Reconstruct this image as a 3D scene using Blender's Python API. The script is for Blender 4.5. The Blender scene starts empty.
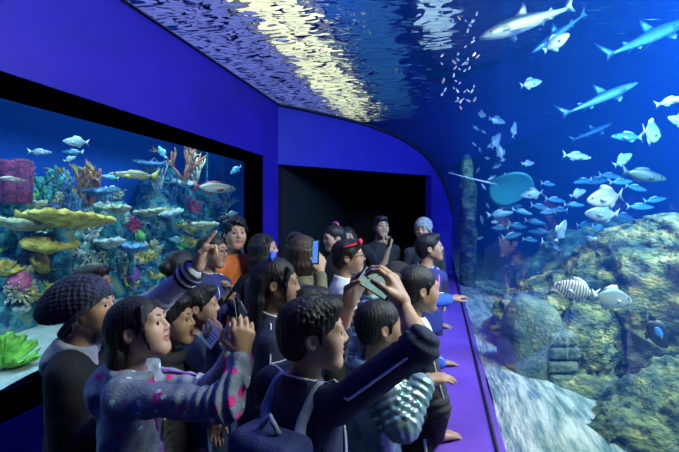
import bpy, math, random, time
import numpy as np
from mathutils import Vector, Matrix, Euler
T0 = time.time()
random.seed(7)
rng = np.random.default_rng(11)
SC = bpy.context.scene
COL = SC.collection
PI = math.pi
# ------------------------------------------------------------------ camera model (level camera, photographer's eye height)
CAM = Vector((0, 0, 1.75))
FPX, CX, HY = 450.0, 339.5, 213.0
YAW = math.radians(12.6)
FW = Vector((-math.sin(YAW), math.cos(YAW), 0))
RT = Vector((math.cos(YAW), math.sin(YAW), 0))
def ray(x, y):
    return FW + RT * ((x - CX) / FPX) + Vector((0, 0, (HY - y) / FPX))
def at(x, y, t):
    return CAM + ray(x, y) * t
def at_x(x, y, X):
    r = ray(x, y); return CAM + r * ((X - CAM.x) / r.x)
def at_z(x, y, Z):
    r = ray(x, y); return CAM + r * ((Z - CAM.z) / r.z)
def A(v): return np.array(v, dtype=float)
# ------------------------------------------------------------------ materials
MATS = {}
def mat(name, c1, c2=None, scale=6.0, rough=.6, metal=0.0, bump=0.0, bscale=None, bdist=.02, spec=.5, detail=4.0, stretch=None, lo=.35, hi=.65,
        emit=None, estr=0.0, coat=0.0, sheen=0.0, kind='noise', trans=0.0, c3=None):
    if name in MATS: return MATS[name]
    m = bpy.data.materials.new(name); m.use_nodes = True
    nt = m.node_tree; N = nt.nodes; L = nt.links
    b = N['Principled BSDF']
    b.inputs['Roughness'].default_value = rough; b.inputs['Metallic'].default_value = metal
    b.inputs['Specular IOR Level'].default_value = spec
    b.inputs['Base Color'].default_value = (*c1, 1)
    if coat: b.inputs['Coat Weight'].default_value = coat
    if sheen: b.inputs['Sheen Weight'].default_value = sheen
    if trans: b.inputs['Transmission Weight'].default_value = trans
    if emit: b.inputs['Emission Color'].default_value = (*emit, 1); b.inputs['Emission Strength'].default_value = estr
    if c2 is not None or bump:
        tc = N.new('ShaderNodeTexCoord'); mp = N.new('ShaderNodeMapping'); L.new(tc.outputs['Object'], mp.inputs[0])
        if stretch: mp.inputs['Scale'].default_value = stretch
    if c2 is not None:
        if kind == 'voronoi':
            t = N.new('ShaderNodeTexVoronoi'); t.inputs['Scale'].default_value = scale; out = t.outputs['Distance']
        elif kind == 'wave':
            t = N.new('ShaderNodeTexWave'); t.inputs['Scale'].default_value = scale; t.inputs['Distortion'].default_value = 3; t.inputs['Detail'].default_value = 2; out = t.outputs['Fac']
        else:
            t = N.new('ShaderNodeTexNoise'); t.inputs['Scale'].default_value = scale; t.inputs['Detail'].default_value = detail; out = t.outputs['Fac']
        L.new(mp.outputs[0], t.inputs['Vector'])
        r = N.new('ShaderNodeValToRGB'); e = r.color_ramp.elements
        e[0].position = lo; e[0].color = (*c1, 1); e[1].position = hi; e[1].color = (*c2, 1)
        if c3 is not None:
            q = e.new(min(.98, hi + .12)); q.color = (*c3, 1)
        L.new(out, r.inputs[0]); L.new(r.outputs[0], b.inputs['Base Color'])
    if bump:
        t = N.new('ShaderNodeTexNoise'); t.inputs['Scale'].default_value = bscale or scale * 3; t.inputs['Detail'].default_value = 5
        L.new(mp.outputs[0], t.inputs['Vector'])
        bm = N.new('ShaderNodeBump'); bm.inputs['Strength'].default_value = bump; bm.inputs['Distance'].default_value = bdist
        L.new(t.outputs['Fac'], bm.inputs['Height']); L.new(bm.outputs[0], b.inputs['Normal'])
    MATS[name] = m
    return m
# ------------------------------------------------------------------ object helpers
def tag(o, label, cat, group=None, kind=None):
    if label: o['label'] = label
    if cat: o['category'] = cat
    if group: o['group'] = group
    if kind: o['kind'] = kind
    return o
def link(name, me, m=None, parent=None, loc=None):
    o = bpy.data.objects.new(name, me); COL.objects.link(o)
    if m is not None and me is not None:
        for q in (m if isinstance(m, (list, tuple)) else [m]): me.materials.append(q)
    if parent is not None: o.parent = parent
    if loc is not None: o.location = loc
    return o
def mesh_np(name, V, Fq, smooth=True):
    """V (n,3); Fq (m,k) int array, or a list of index lists"""
    me = bpy.data.meshes.new(name)
    if isinstance(Fq, np.ndarray):
        k = Fq.shape[1]; m = len(Fq)
        me.vertices.add(len(V)); me.vertices.foreach_set('co', np.ascontiguousarray(V, dtype=np.float32).ravel())
        me.loops.add(m * k); me.loops.foreach_set('vertex_index', np.ascontiguousarray(Fq, dtype=np.int32).ravel())
        me.polygons.add(m); me.polygons.foreach_set('loop_start', np.arange(0, m * k, k, dtype=np.int32))
        me.update(calc_edges=True); me.validate()
    else:
        me.from_pydata([tuple(v) for v in V], [], [tuple(f) for f in Fq]); me.update()
    me.polygons.foreach_set('use_smooth', np.full(len(me.polygons), smooth, dtype=bool))
    return me
class MB:
    """collects pieces of one part into one mesh"""
    def __init__(s): s.V = []; s.F = []; s.M = []
    def raw(s, V, F, mi=0):
        n = len(s.V); s.V += [tuple(v) for v in V]; s.F += [tuple(i + n for i in f) for f in F]; s.M += [mi] * len(F); return s
    def box(s, lo, hi, mi=0):
        x0, y0, z0 = lo; x1, y1, z1 = hi
        V = [(x0,y0,z0),(x1,y0,z0),(x1,y1,z0),(x0,y1,z0),(x0,y0,z1),(x1,y0,z1),(x1,y1,z1),(x0,y1,z1)]
        return s.raw(V, [(0,3,2,1),(4,5,6,7),(0,1,5,4),(1,2,6,5),(2,3,7,6),(3,0,4,7)], mi)
    def obox(s, c, R, half, mi=0, bev=0.0):
        """oriented box, R columns are the axes"""
        V = []
        for sz in (-1, 1):
            for sx, sy in ((-1,-1),(1,-1),(1,1),(-1,1)):
                V.append(tuple(A(c) + A(R) @ (A(half) * A((sx, sy, sz)))))
        return s.raw(V, [(0,3,2,1),(4,5,6,7),(0,1,5,4),(1,2,6,5),(2,3,7,6),(3,0,4,7)], mi)
    def tube(s, pts, r, n=8, mi=0, flat=1.0, cap=True):
        pts = [A(p) for p in pts]; m = len(pts)
        rr = r if isinstance(r, (list, tuple, np.ndarray)) else [r] * m
        V = []; up = None
        for i, p in enumerate(pts):
            d = pts[min(i + 1, m - 1)] - pts[max(i - 1, 0)]; d = d / (np.linalg.norm(d) + 1e-9)
            if up is None:
                up = A((0, 0, 1)) if abs(d[2]) < .9 else A((1, 0, 0))
            a = np.cross(d, up); a /= np.linalg.norm(a) + 1e-9; b = np.cross(a, d); up = b
            for k in range(n):
                t = 2 * PI * k / n; V.append(p + rr[i] * (a * math.cos(t) + b * flat * math.sin(t)))
        F = []
        for i in range(m - 1):
            for k in range(n):
                k2 = (k + 1) % n; F.append((i*n+k, i*n+k2, (i+1)*n+k2, (i+1)*n+k))
        if cap:
            F.append(tuple(range(n - 1, -1, -1))); F.append(tuple((m - 1) * n + k for k in range(n)))
        return s.raw(V, F, mi)
    def lathe(s, prof, n=16, mi=0, c=(0, 0, 0), ax=None):
        V = []; c = A(c)
        for r, z in prof:
            for k in range(n):
                t = 2 * PI * k / n; V.append(c + A((r * math.cos(t), r * math.sin(t), z)))
        F = [(i*n+k, i*n+(k+1)%n, (i+1)*n+(k+1)%n, (i+1)*n+k) for i in range(len(prof)-1) for k in range(n)]
        if prof[0][0] > 1e-6: F.append(tuple(range(n - 1, -1, -1)))
        if prof[-1][0] > 1e-6: F.append(tuple((len(prof) - 1) * n + k for k in range(n)))
        return s.raw(V, F, mi)
    def sphere(s, c, r, R=None, n=12, m=8, mi=0):
        r = A(r) if hasattr(r, '__len__') else A((r, r, r)); R = np.eye(3) if R is None else A(R)
        V = []; F = []
        for i in range(m + 1):
            th = PI * i / m
            for k in range(n):
                ph = 2 * PI * k / n
                V.append(A(c) + R @ (r * A((math.sin(th) * math.cos(ph), math.sin(th) * math.sin(ph), math.cos(th)))))
        for i in range(m):
            for k in range(n):
                F.append((i*n+k, (i+1)*n+k, (i+1)*n+(k+1)%n, i*n+(k+1)%n))
        return s.raw(V, F, mi)
    def build(s, name, m=None, parent=None, loc=None, smooth=True, off=None):
        V = s.V
        if off is not None: V = [tuple(A(v) - A(off)) for v in V]
        me = mesh_np(name, V, s.F, smooth)
        o = link(name, me, m, parent, loc)
        if any(s.M):
            me.polygons.foreach_set('material_index', np.array(s.M, dtype=np.int32)); me.update()
        return o
# ------------------------------------------------------------------ implicit surfaces
def smin(a, b, k):
    if k <= 0: return np.minimum(a, b)
    h = np.maximum(k - np.abs(a - b), 0) / k
    return np.minimum(a, b) - h * h * k * .25
class Field:
    def __init__(s, lo, hi, h, zfine=None, zcoarse=None):
        s.h = h
        s.ax = [np.arange(lo[i], hi[i] + h, h, dtype=np.float32) for i in range(3)]
        if zfine is not None:
            zc = zcoarse or h * 2.2
            low = np.arange(zfine - zc, lo[2] - zc, -zc, dtype=np.float32)[::-1]
            s.ax[2] = np.concatenate([low, np.arange(zfine, hi[2] + h, h, dtype=np.float32)])
        s.f = np.ones([len(a) for a in s.ax], dtype=np.float32)
    def sl(s, lo, hi, pad):
        out = []
        for i in range(3):
            a = np.searchsorted(s.ax[i], lo[i] - pad); b = np.searchsorted(s.ax[i], hi[i] + pad)
            out.append(slice(max(0, a), max(0, b)))
        return tuple(out)
    def grid(s, S):
        return s.ax[0][S[0]][:, None, None], s.ax[1][S[1]][None, :, None], s.ax[2][S[2]][None, None, :]
    def _ap(s, S, d, k, op):
        if op == 'u': s.f[S] = smin(s.f[S], d, k)
        elif op == 's': s.f[S] = -smin(-s.f[S], d, k)
        elif op == 'i': s.f[S] = -smin(-s.f[S], -d, k)
    def cap(s, a, b, ra, rb=None, k=.01, op='u'):
        a = A(a); b = A(b); rb = ra if rb is None else rb; R = max(ra, rb)
        S = s.sl(np.minimum(a, b) - R, np.maximum(a, b) + R, k + 3.2 * s.h)
        X, Y, Z = s.grid(S)
        if X.size == 0 or Y.size == 0 or Z.size == 0: return s
        v = (b - a).astype(np.float32); vv = float(v @ v) + 1e-12
        px, py, pz = X - a[0], Y - a[1], Z - a[2]
        t = np.clip((px * v[0] + py * v[1] + pz * v[2]) / vv, 0, 1)
        d = np.sqrt((px - t * v[0])**2 + (py - t * v[1])**2 + (pz - t * v[2])**2) - (ra + (rb - ra) * t)
        s._ap(S, d.astype(np.float32), k, op); return s
    def ell(s, c, r, R=None, k=.01, op='u'):
        c = A(c); r = np.maximum(A(r), 1e-4); R = np.eye(3) if R is None else A(R)
        ext = np.sqrt((R**2) @ (r**2))
        S = s.sl(c - ext, c + ext, k + 3.2 * s.h); X, Y, Z = s.grid(S)
        if X.size == 0 or Y.size == 0 or Z.size == 0: return s
        X = X - c[0]; Y = Y - c[1]; Z = Z - c[2]
        k0 = 0; k1 = 0
        for i in range(3):
            q = X * R[0, i] + Y * R[1, i] + Z * R[2, i]
            k0 = k0 + (q / r[i])**2; k1 = k1 + (q / r[i]**2)**2
        k0 = np.sqrt(k0); k1 = np.sqrt(k1) + 1e-9
        d = k0 * (k0 - 1) / k1
        s._ap(S, d.astype(np.float32), k, op); return s
    def rbox(s, c, half, R=None, rad=.01, k=.01, op='u'):
        c = A(c); half = A(half); R = np.eye(3) if R is None else A(R)
        ext = np.abs(R) @ half
        S = s.sl(c - ext, c + ext, k + 3.2 * s.h); X, Y, Z = s.grid(S)
        if X.size == 0 or Y.size == 0 or Z.size == 0: return s
        X = X - c[0]; Y = Y - c[1]; Z = Z - c[2]; q = []
        for i in range(3):
            q.append(np.abs(X * R[0, i] + Y * R[1, i] + Z * R[2, i]) - (half[i] - rad))
        d = np.sqrt(sum(np.maximum(e, 0)**2 for e in q)) + np.minimum(np.maximum(np.maximum(q[0], q[1]), q[2]), 0) - rad
        s._ap(S, d.astype(np.float32), k, op); return s
    def plane(s, p, n, k=0.0):
        """keeps what lies against the normal"""
        n = A(n); n = n / np.linalg.norm(n); X, Y, Z = s.grid((slice(None),) * 3)
        d = ((X - p[0]) * n[0] + (Y - p[1]) * n[1] + (Z - p[2]) * n[2]).astype(np.float32)
        s.f = -smin(-s.f, -d, k); return s
    def disp(s, fn, band=.04):
        I = np.nonzero(np.abs(s.f) < band)
        if len(I[0]) == 0: return s
        s.f[I] += fn(s.ax[0][I[0]], s.ax[1][I[1]], s.ax[2][I[2]]).astype(np.float32); return s
    def val(s, p):
        """trilinear sample"""
        idx = []; fr = []
        for i in range(3):
            j = int(np.clip(np.searchsorted(s.ax[i], p[i]) - 1, 0, len(s.ax[i]) - 2))
            idx.append(j); fr.append(float(np.clip((p[i] - s.ax[i][j]) / (s.ax[i][j+1] - s.ax[i][j]), 0, 1)))
        i, j, k = idx; a, b, c = fr; f = s.f
        r = 0
        for di in (0, 1):
            for dj in (0, 1):
                for dk in (0, 1):
                    r += f[i+di, j+dj, k+dk] * (a if di else 1-a) * (b if dj else 1-b) * (c if dk else 1-c)
        return float(r)
    def project(s, p, d, far=.3, off=0.0):
        """from a point inside, go along d to the surface"""
        p = A(p); d = A(d); d = d / (np.linalg.norm(d) + 1e-9); n = 60; last = 0.0
        for i in range(n):
            t = far * i / (n - 1)
            if s.val(p + d * t) > 0: break
            last = t
        return p + d * (last + off)
    def mesh(s, name, off=(0, 0, 0)):
        f = s.f; ins = f < 0
        c = np.zeros([n - 1 for n in f.shape], dtype=np.uint8)
        for di in (0, 1):
            for dj in (0, 1):
                for dk in (0, 1):
                    c += ins[di:f.shape[0]-1+di, dj:f.shape[1]-1+dj, dk:f.shape[2]-1+dk]
        I, J, K = np.nonzero((c > 0) & (c < 8)); n = len(I)
        if n == 0: return mesh_np(name, np.zeros((0, 3)), np.zeros((0, 4), int))
        ids = np.full(c.shape, -1, dtype=np.int32); ids[I, J, K] = np.arange(n)
        vals = {}
        for di in (0, 1):
            for dj in (0, 1):
                for dk in (0, 1): vals[di, dj, dk] = f[I+di, J+dj, K+dk]
        acc = np.zeros((n, 3), np.float32); cnt = np.zeros(n, np.float32)
        cs = list(vals)
        for a in cs:
            for ax in range(3):
                if a[ax]: continue
                b = list(a); b[ax] = 1; b = tuple(b)
                va, vb = vals[a], vals[b]; m = (va < 0) != (vb < 0)
                t = np.where(m, va / np.where(va == vb, 1, va - vb), 0)
                for q in range(3):
                    acc[:, q] += np.where(m, (t if q == ax else a[q]), 0)
                cnt += m
        acc /= cnt[:, None]
        ax_ = [x.astype(np.float32) for x in s.ax]; V = np.zeros((n, 3), np.float32)
        for q, ii in enumerate((I, J, K)):
            V[:, q] = ax_[q][ii] + acc[:, q] * (ax_[q][ii+1] - ax_[q][ii])
        Q = []
        for ax in range(3):
            a = [slice(None)] * 3; b = [slice(None)] * 3; a[ax] = slice(0, -1); b[ax] = slice(1, None)
            o = [q for q in range(3) if q != ax]
            for q in o: a[q] = slice(1, -1); b[q] = slice(1, -1)
            A_, B_ = ins[tuple(a)], ins[tuple(b)]
            E = np.nonzero(A_ != B_); up = A_[E]
            pos = [E[0], E[1], E[2]]
            for q in o: pos[q] = pos[q] + 1
            def cell(d0, d1):
                p = [x.copy() for x in pos]; p[o[0]] -= d0; p[o[1]] -= d1
                return ids[p[0], p[1], p[2]]
            q4 = np.stack([cell(1, 1), cell(0, 1), cell(0, 0), cell(1, 0)], 1)
            fl = up if ax != 1 else ~up
            q4[~fl] = q4[~fl][:, ::-1]
            Q.append(q4)
        Q = np.concatenate(Q); Q = Q[(Q >= 0).all(1)]
        return mesh_np(name, V - A(off), Q)
class Noise:
    def __init__(s, seed, freq, n=7, ridged=False):
        g = np.random.default_rng(seed); s.k = g.normal(size=(n, 3)); s.k /= np.linalg.norm(s.k, axis=1)[:, None]
        s.k *= freq * g.uniform(.7, 1.4, size=(n, 1)); s.p = g.uniform(0, 6.28, n); s.r = ridged
    def __call__(s, x, y, z):
        v = 0
        w = .6 * np.sin(x * s.k[0, 1] + y * s.k[0, 2] + z * s.k[0, 0] + 1.3)
        for k, p in zip(s.k, s.p):
            q = np.sin(x * k[0] + y * k[1] + z * k[2] + p + w); v = v + (np.abs(q) - .6 if s.r else q)
        return v / math.sqrt(len(s.p))
def fbm(seed, freq, octs=3, ridged=False):
    ns = [Noise(seed + i, freq * 2.1**i, ridged=ridged) for i in range(octs)]
    def fn(x, y, z):
        return sum(n(x, y, z) * .5**i for i, n in enumerate(ns))
    return fn
def frame(fwd, up=(0, 0, 1)):
    """rotation with columns right, forward, up"""
    f = A(fwd); f = f / np.linalg.norm(f); r = np.cross(f, A(up)); r /= np.linalg.norm(r) + 1e-9; u = np.cross(r, f)
    return np.stack([r, f, u], 1)
def heading(deg, pitch=0.0, roll=0.0):
    """0 deg looks along the corridor, 90 towards the big tank on the right"""
    a = math.radians(deg); p = math.radians(pitch)
    R = frame((math.sin(a) * math.cos(p), math.cos(a) * math.cos(p), math.sin(p)))
    if roll:
        q = math.radians(roll); c, s = math.cos(q), math.sin(q)
        R = R @ A(((c, 0, s), (0, 1, 0), (-s, 0, c)))
    return R
# ------------------------------------------------------------------ camera, world, colour management
cam = bpy.data.cameras.new('camera'); cam_o = bpy.data.objects.new('camera', cam); COL.objects.link(cam_o)
cam.sensor_width = 36; cam.lens = FPX * 36 / 679; cam.clip_start = .03
cam_o.location = CAM; cam_o.rotation_euler = (PI / 2, 0, YAW)
cam.shift_y = -(226 - HY) / 679
SC.camera = cam_o
SC.view_settings.view_transform = 'Standard'; SC.view_settings.look = 'None'
SC.view_settings.gamma = 1; SC.view_settings.exposure = 0.0
SC.view_settings.use_curve_mapping = False
w = bpy.data.worlds.new('world'); SC.world = w; w.use_nodes = True
w.node_tree.nodes['Background'].inputs[0].default_value = (.02, .05, .2, 1)
w.node_tree.nodes['Background'].inputs[1].default_value = .05
cy = SC.cycles
cy.use_denoising = True
cy.max_bounces = 8; cy.transparent_max_bounces = 24; cy.volume_bounces = 0
cy.transmission_bounces = 6; cy.glossy_bounces = 3; cy.diffuse_bounces = 2
cy.sample_clamp_indirect = 4; cy.caustics_reflective = False; cy.caustics_refractive = False
# ------------------------------------------------------------------ building shell
def struct(o): o['kind'] = 'structure'; return o
WX = -2.2                                   # face of the left wall
GX = -2.45                                  # glass of the reef tank
C0 = A((WX, 5.93)); C1 = A((-.144, 8.40))   # the end wall runs between these, at an angle
DL = (C1 - C0)
def on_end(u): return C0 + DL * u
def u_at_px(x):
    r = ray(x, 0); M = np.array([[r.x, -DL[0]], [r.y, -DL[1]]]); s = np.linalg.solve(M, C0); return s[1], s[0]
prof = []                                   # section of the clear tunnel: X, Z
for x, y in ((274,103),(306,109.5),(340,117),(370,125),(396,135),(415,146),(428,157),(437,169),(444,182),(449,195),(452.2,212)):
    u, t = u_at_px(x); prof.append((on_end(u)[0], CAM.z + (HY - y) / FPX * t))
prof[0] = (WX, prof[0][1])
xe = prof[-1][0]
GLX = .25
prof += [(GLX - .005, 1.5), (GLX, 1.1), (GLX, .74)]
def smooth_prof(P, n=60):
    P = A(P); d = np.r_[0, np.cumsum(np.linalg.norm(np.diff(P, axis=0), axis=1))]; s = np.linspace(0, d[-1], n)
    Q = np.stack([np.interp(s, d, P[:, 0]), np.interp(s, d, P[:, 1])], 1)
    for _ in range(6): Q[1:-1] = .25 * Q[:-2] + .5 * Q[1:-1] + .25 * Q[2:]
    return Q
PROF = smooth_prof(prof)
print('profile', PROF[::8].round(2).tolist(), 'xe', xe)
Y0, Y1 = -1.6, 12.0
def y_end(X): return C0[1] + (X - C0[0]) / DL[0] * DL[1]

m_wall = mat('wall_paint', (.024, .011, .38), (.034, .014, .46), scale=2.5, rough=.55, bump=.05, bscale=40)
m_dark = mat('dark_frame', (.010, .010, .030), rough=.5)
m_black = mat('black_room', (.004, .004, .008), rough=.8)
m_floor = mat('floor_vinyl', (.012, .012, .03), (.02, .02, .045), scale=4, rough=.35)
m_ledge = mat('ledge_violet', (.14, .055, .46), (.19, .08, .56), scale=3, rough=.38, bump=.03, bscale=9)
ztop = PROF[0][1]
# left wall with its opening for the reef tank
WB, WT, ZB, ZT = .4, 5.4, .66, 2.48
mb = MB()
mb.box((WX - .24, Y0, 0), (WX, WT, ZB)); mb.box((WX - .24, Y0, ZT), (WX, C0[1], ztop)); mb.box((WX - .24, WT, 0), (WX, C0[1], ZT)); mb.box((WX - .24, Y0, ZB), (WX, WB, ZT))
struct(mb.build('wall_left', m_wall, smooth=False))
# painted metal lining of the opening
mb = MB(); e = .004
mb.box((GX, WB, ZT - .075), (WX - .012, WT, ZT - e)); mb.box((GX, WB, ZB + e), (WX - .012, WT, ZB + .06)); mb.box((GX, WT - .05, ZB), (WX - .012, WT - e, ZT - e)); mb.box((GX, WB + e, ZB), (WX - .012, WB + .05, ZT - e))
struct(mb.build('trim_1', m_dark, smooth=False))
# end wall: header above the doorway and a narrow pier at its right, cut to the tunnel's curve
def end_panel(name, us, zb, ztf, m, th=.14):
    n = A((-DL[1], DL[0])); n = n / np.linalg.norm(n)
    V = []; F = []
    for u in us:
        p = on_end(u)
        for q in (p, p + n * th):
            V.append((q[0], q[1], zb)); V.append((q[0], q[1], ztf(u)))
    for i in range(len(us) - 1):
        a = 4 * i; b = a + 4
        F += [(a, a+1, b+1, b), (a+2, b+2, b+3, a+3), (a+1, a+3, b+3, b+1), (a, b, b+2, a+2)]
    F += [(0, 2, 3, 1), (4*(len(us)-1), 4*(len(us)-1)+1, 4*(len(us)-1)+3, 4*(len(us)-1)+2)]
    return struct(link(name, mesh_np(name, V, F, False), m))
pz = lambda u: float(np.interp(on_end(u)[0], PROF[:46, 0], PROF[:46, 1]))
umax = (max(PROF[:40, 0]) - C0[0]) / DL[0]
uj = u_at_px(431.5)[0]
zh0, zh1 = 2.44, 2.44
end_panel('wall_back', np.linspace(0, uj, 24), 2.43, lambda u: pz(u), m_wall)
end_panel('wall_back_pier', np.linspace(uj, (GLX - .02 - C0[0]) / DL[0], 12), 0, lambda u: min(pz(u), 2.6 if u < 1 else 9), m_wall)
# dark room beyond the doorway
pa = A((WX - .001, C0[1] + .16)); pb = A((-.12, on_end(uj)[1] + .16)); pc_ = A((-.12, 11.6)); pd = A((WX - .001, 11.6))
def wallseg(p, q, z0, z1, th=.06):
    v = (q - p) / np.linalg.norm(q - p); k = A((-v[1], v[0])) * th
    V = [(p[0],p[1],z0),(q[0],q[1],z0),(q[0]+k[0],q[1]+k[1],z0),(p[0]+k[0],p[1]+k[1],z0)]; V += [(x, y, z1) for x, y, _ in V]
    mb.raw(V, [(0,3,2,1),(4,5,6,7),(0,1,5,4),(1,2,6,5),(2,3,7,6),(3,0,4,7)])
wallseg(pd, pc_, 0, 2.52); wallseg(pc_, pb, 0, 2.52); wallseg(pa, pd, 0, 2.52)
struct(mb.build('wall_dark_room', m_black, smooth=False))
mb = MB(); q = [pa, A((-.12, on_end(uj)[1] + .17)), pc_, pd]
mb.raw([(p[0], p[1], 2.46) for p in q] + [(p[0], p[1], 2.50) for p in q], [(0,3,2,1),(4,5,6,7),(0,1,5,4),(1,2,6,5),(2,3,7,6),(3,0,4,7)])
struct(mb.build('ceiling', m_black, smooth=False))
mb = MB(); mb.box((-3.4, Y0, -.08), (GLX + .05, Y1, 0)); struct(mb.build('floor', m_floor, smooth=False))
# low violet ledge under the big pane
mb = MB(); mb.box((-.035, Y0, 0), (GLX + .03, 8.2, .735)); lo = mb.build('trim_2', m_ledge, smooth=False); struct(lo)
bv = lo.modifiers.new('edge', 'BEVEL'); bv.width = .02; bv.segments = 3
# curved dark gasket where tunnel and end wall meet, and along the wall
def gasket(name, pts, r): struct(MB().tube(pts, r, 8).build(name, m_dark))
gasket('trim_3', [(X, y_end(X) - .03, Z - .012) for X, Z in PROF[:46]], .022)
gasket('trim_4', [(WX + .01, Y0, ztop - .012), (WX + .01, C0[1], ztop - .012)], .012)
gasket('trim_5', [(GLX - .012, Y0, .742), (GLX - .012, 8.2, .742)], .008)
# ------------------------------------------------------------------ clear panes
def pane_mat(name, tint=(1, 1, 1), ior=1.49, gain=1.0):
    m = bpy.data.materials.new(name); m.use_nodes = True; nt = m.node_tree; N = nt.nodes; L = nt.links
    N.remove(N['Principled BSDF']); out = N['Material Output']
    t = N.new('ShaderNodeBsdfTransparent'); t.inputs[0].default_value = (*tint, 1)
    g = N.new('ShaderNodeBsdfGlossy'); g.inputs['Roughness'].default_value = 0.0
    lw = N.new('ShaderNodeLayerWeight'); lw.inputs[0].default_value = .5     # Schlick reflectance, the same from both sides
    pw = N.new('ShaderNodeMath'); pw.operation = 'POWER'; L.new(lw.outputs['Facing'], pw.inputs[0]); pw.inputs[1].default_value = 5.0
    r0 = ((ior - 1) / (ior + 1)) ** 2
    f = N.new('ShaderNodeMath'); f.operation = 'MULTIPLY_ADD'; L.new(pw.outputs[0], f.inputs[0]); f.inputs[1].default_value = (1 - r0) * gain; f.inputs[2].default_value = r0
    x = N.new('ShaderNodeMixShader'); L.new(f.outputs[0], x.inputs[0]); L.new(t.outputs[0], x.inputs[1]); L.new(g.outputs[0], x.inputs[2]); L.new(x.outputs[0], out.inputs[0])
    return m
m_pane = pane_mat('clear_acrylic', (.97, .99, 1), 1.33, .34)
m_glass = pane_mat('tank_glass', (.95, .99, 1), 1.3, .5)
V = []; F = []
ys = np.linspace(0, 1, 24)
for X, Z in PROF:
    ye = y_end(X) if X < GLX - .02 else 8.9
    for s in ys: V.append((X, Y0 + (min(ye, 8.9) - Y0) * s, Z))
ny = len(ys)
for i in range(len(PROF) - 1):
    for j in range(ny - 1): F.append((i*ny+j, (i+1)*ny+j, (i+1)*ny+j+1, i*ny+j+1))
struct(link('window_2', mesh_np('window_2', V, F), m_pane))
mb = MB(); mb.raw([(GX, WB, ZB), (GX, WT, ZB), (GX, WT, ZT), (GX, WB, ZT)], [(0, 1, 2, 3)])
struct(mb.build('window_1', m_glass, smooth=False))
# ------------------------------------------------------------------ big tank: back walls, floor, water
m_tank = mat('tank_lining', (.004, .06, .42), (.006, .08, .50), scale=.8, rough=.9)
TX1, ZW = 7.5, 3.95
mb = MB(); mb.box((TX1, Y0, -.2), (TX1 + .1, Y1 + 2, ZW + 1.6)); struct(mb.build('wall_tank_side', m_tank, smooth=False))
mb = MB(); mb.box((-3.6, Y1 + 2, -.2), (TX1, Y1 + 2.1, ZW + 1.6)); struct(mb.build('wall_tank_end', m_tank, smooth=False))
mb = MB(); mb.box((-3.6, Y0 - .1, ztop + .05), (TX1, Y0, ZW + 1.6)); struct(mb.build('wall_tank_front', m_tank, smooth=False))
mb = MB(); mb.box((-3.7, Y0, ztop), (-3.6, Y1 + 2, ZW + 1.6)); struct(mb.build('wall_tank_left', m_tank, smooth=False))
mb = MB(); mb.box((-3.6, Y0, ztop - .06), (WX - .002, Y1 + 2, ztop - .0)); struct(mb.build('floor_tank_shelf', m_tank, smooth=False))
def vol_mat(name, col, dens, absorb, adens, g=.3):
    m = bpy.data.materials.new(name); m.use_nodes = True; nt = m.node_tree; N = nt.nodes; L = nt.links
    N.remove(N['Principled BSDF']); out = N['Material Output']
    s = N.new('ShaderNodeVolumeScatter'); s.inputs['Color'].default_value = (*col, 1); s.inputs['Density'].default_value = dens; s.inputs['Anisotropy'].default_value = g
    a = N.new('ShaderNodeVolumeAbsorption'); a.inputs['Color'].default_value = (*absorb, 1); a.inputs['Density'].default_value = adens
    x = N.new('ShaderNodeAddShader'); L.new(s.outputs[0], x.inputs[0]); L.new(a.outputs[0], x.inputs[1]); L.new(x.outputs[0], out.inputs['Volume'])
    return m
m_water = vol_mat('deep_water', (.012, .17, 1.0), .085, (.05, .50, 1.0), .10)
# closed volume outside the tunnel section
poly = [(X + (.004 if Z < 2.6 else 0), Z + .004) for X, Z in PROF] + [(GLX + .004, -.1), (TX1 - .01, -.1), (TX1 - .01, ZW - .02), (-3.59, ZW - .02), (-3.59, ztop + .006)]
n = len(poly); V = [(x, Y0 + .01, z) for x, z in poly] + [(x, Y1 + 1.99, z) for x, z in poly]
F = [tuple(range(n)), tuple(range(2*n - 1, n - 1, -1))] + [(i, i + n, (i + 1) % n + n, (i + 1) % n) for i in range(n)]
o = link('tank_water', mesh_np('tank_water', V, F, False), m_water); tag(o, 'deep blue water filling the big tank beside and above the clear tunnel', 'water', kind='stuff')
# rippled water surface seen from below
m = bpy.data.materials.new('water_surface'); m.use_nodes = True; nt = m.node_tree; N = nt.nodes; L = nt.links
N.remove(N['Principled BSDF']); out = N['Material Output']
g = N.new('ShaderNodeBsdfGlass'); g.inputs['Roughness'].default_value = .03; g.inputs['IOR'].default_value = 1.33; g.inputs['Color'].default_value = (.9, .95, 1, 1)
tc = N.new('ShaderNodeTexCoord')
mp = N.new('ShaderNodeMapping'); mp.inputs['Scale'].default_value = (.55, 1.55, 1); L.new(tc.outputs['Object'], mp.inputs[0])
n1 = N.new('ShaderNodeTexNoise'); n1.inputs['Scale'].default_value = 4.6; n1.inputs['Detail'].default_value = 1.2; n1.inputs['Distortion'].default_value = .5; L.new(mp.outputs[0], n1.inputs['Vector'])
bp = N.new('ShaderNodeBump'); bp.inputs['Strength'].default_value = 1.0; bp.inputs['Distance'].default_value = .52; L.new(n1.outputs['Fac'], bp.inputs['Height']); L.new(bp.outputs[0], g.inputs['Normal'])
L.new(g.outputs[0], out.inputs[0])
xs = np.linspace(-3.59, TX1 - .01, 90); ysf = np.linspace(Y0 + .012, Y1 + 1.985, 130)
X, Y = np.meshgrid(xs, ysf, indexing='ij'); nz = Noise(3, 9.0)
Z = ZW + .012 * nz(X, Y, X * 0)
V = np.stack([X.ravel(), Y.ravel(), Z.ravel()], 1); a = np.arange(90 * 130).reshape(90, 130)
Q = np.stack([a[:-1, :-1].ravel(), a[:-1, 1:].ravel(), a[1:, 1:].ravel(), a[1:, :-1].ravel()], 1)   # faces down, to the water
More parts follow.
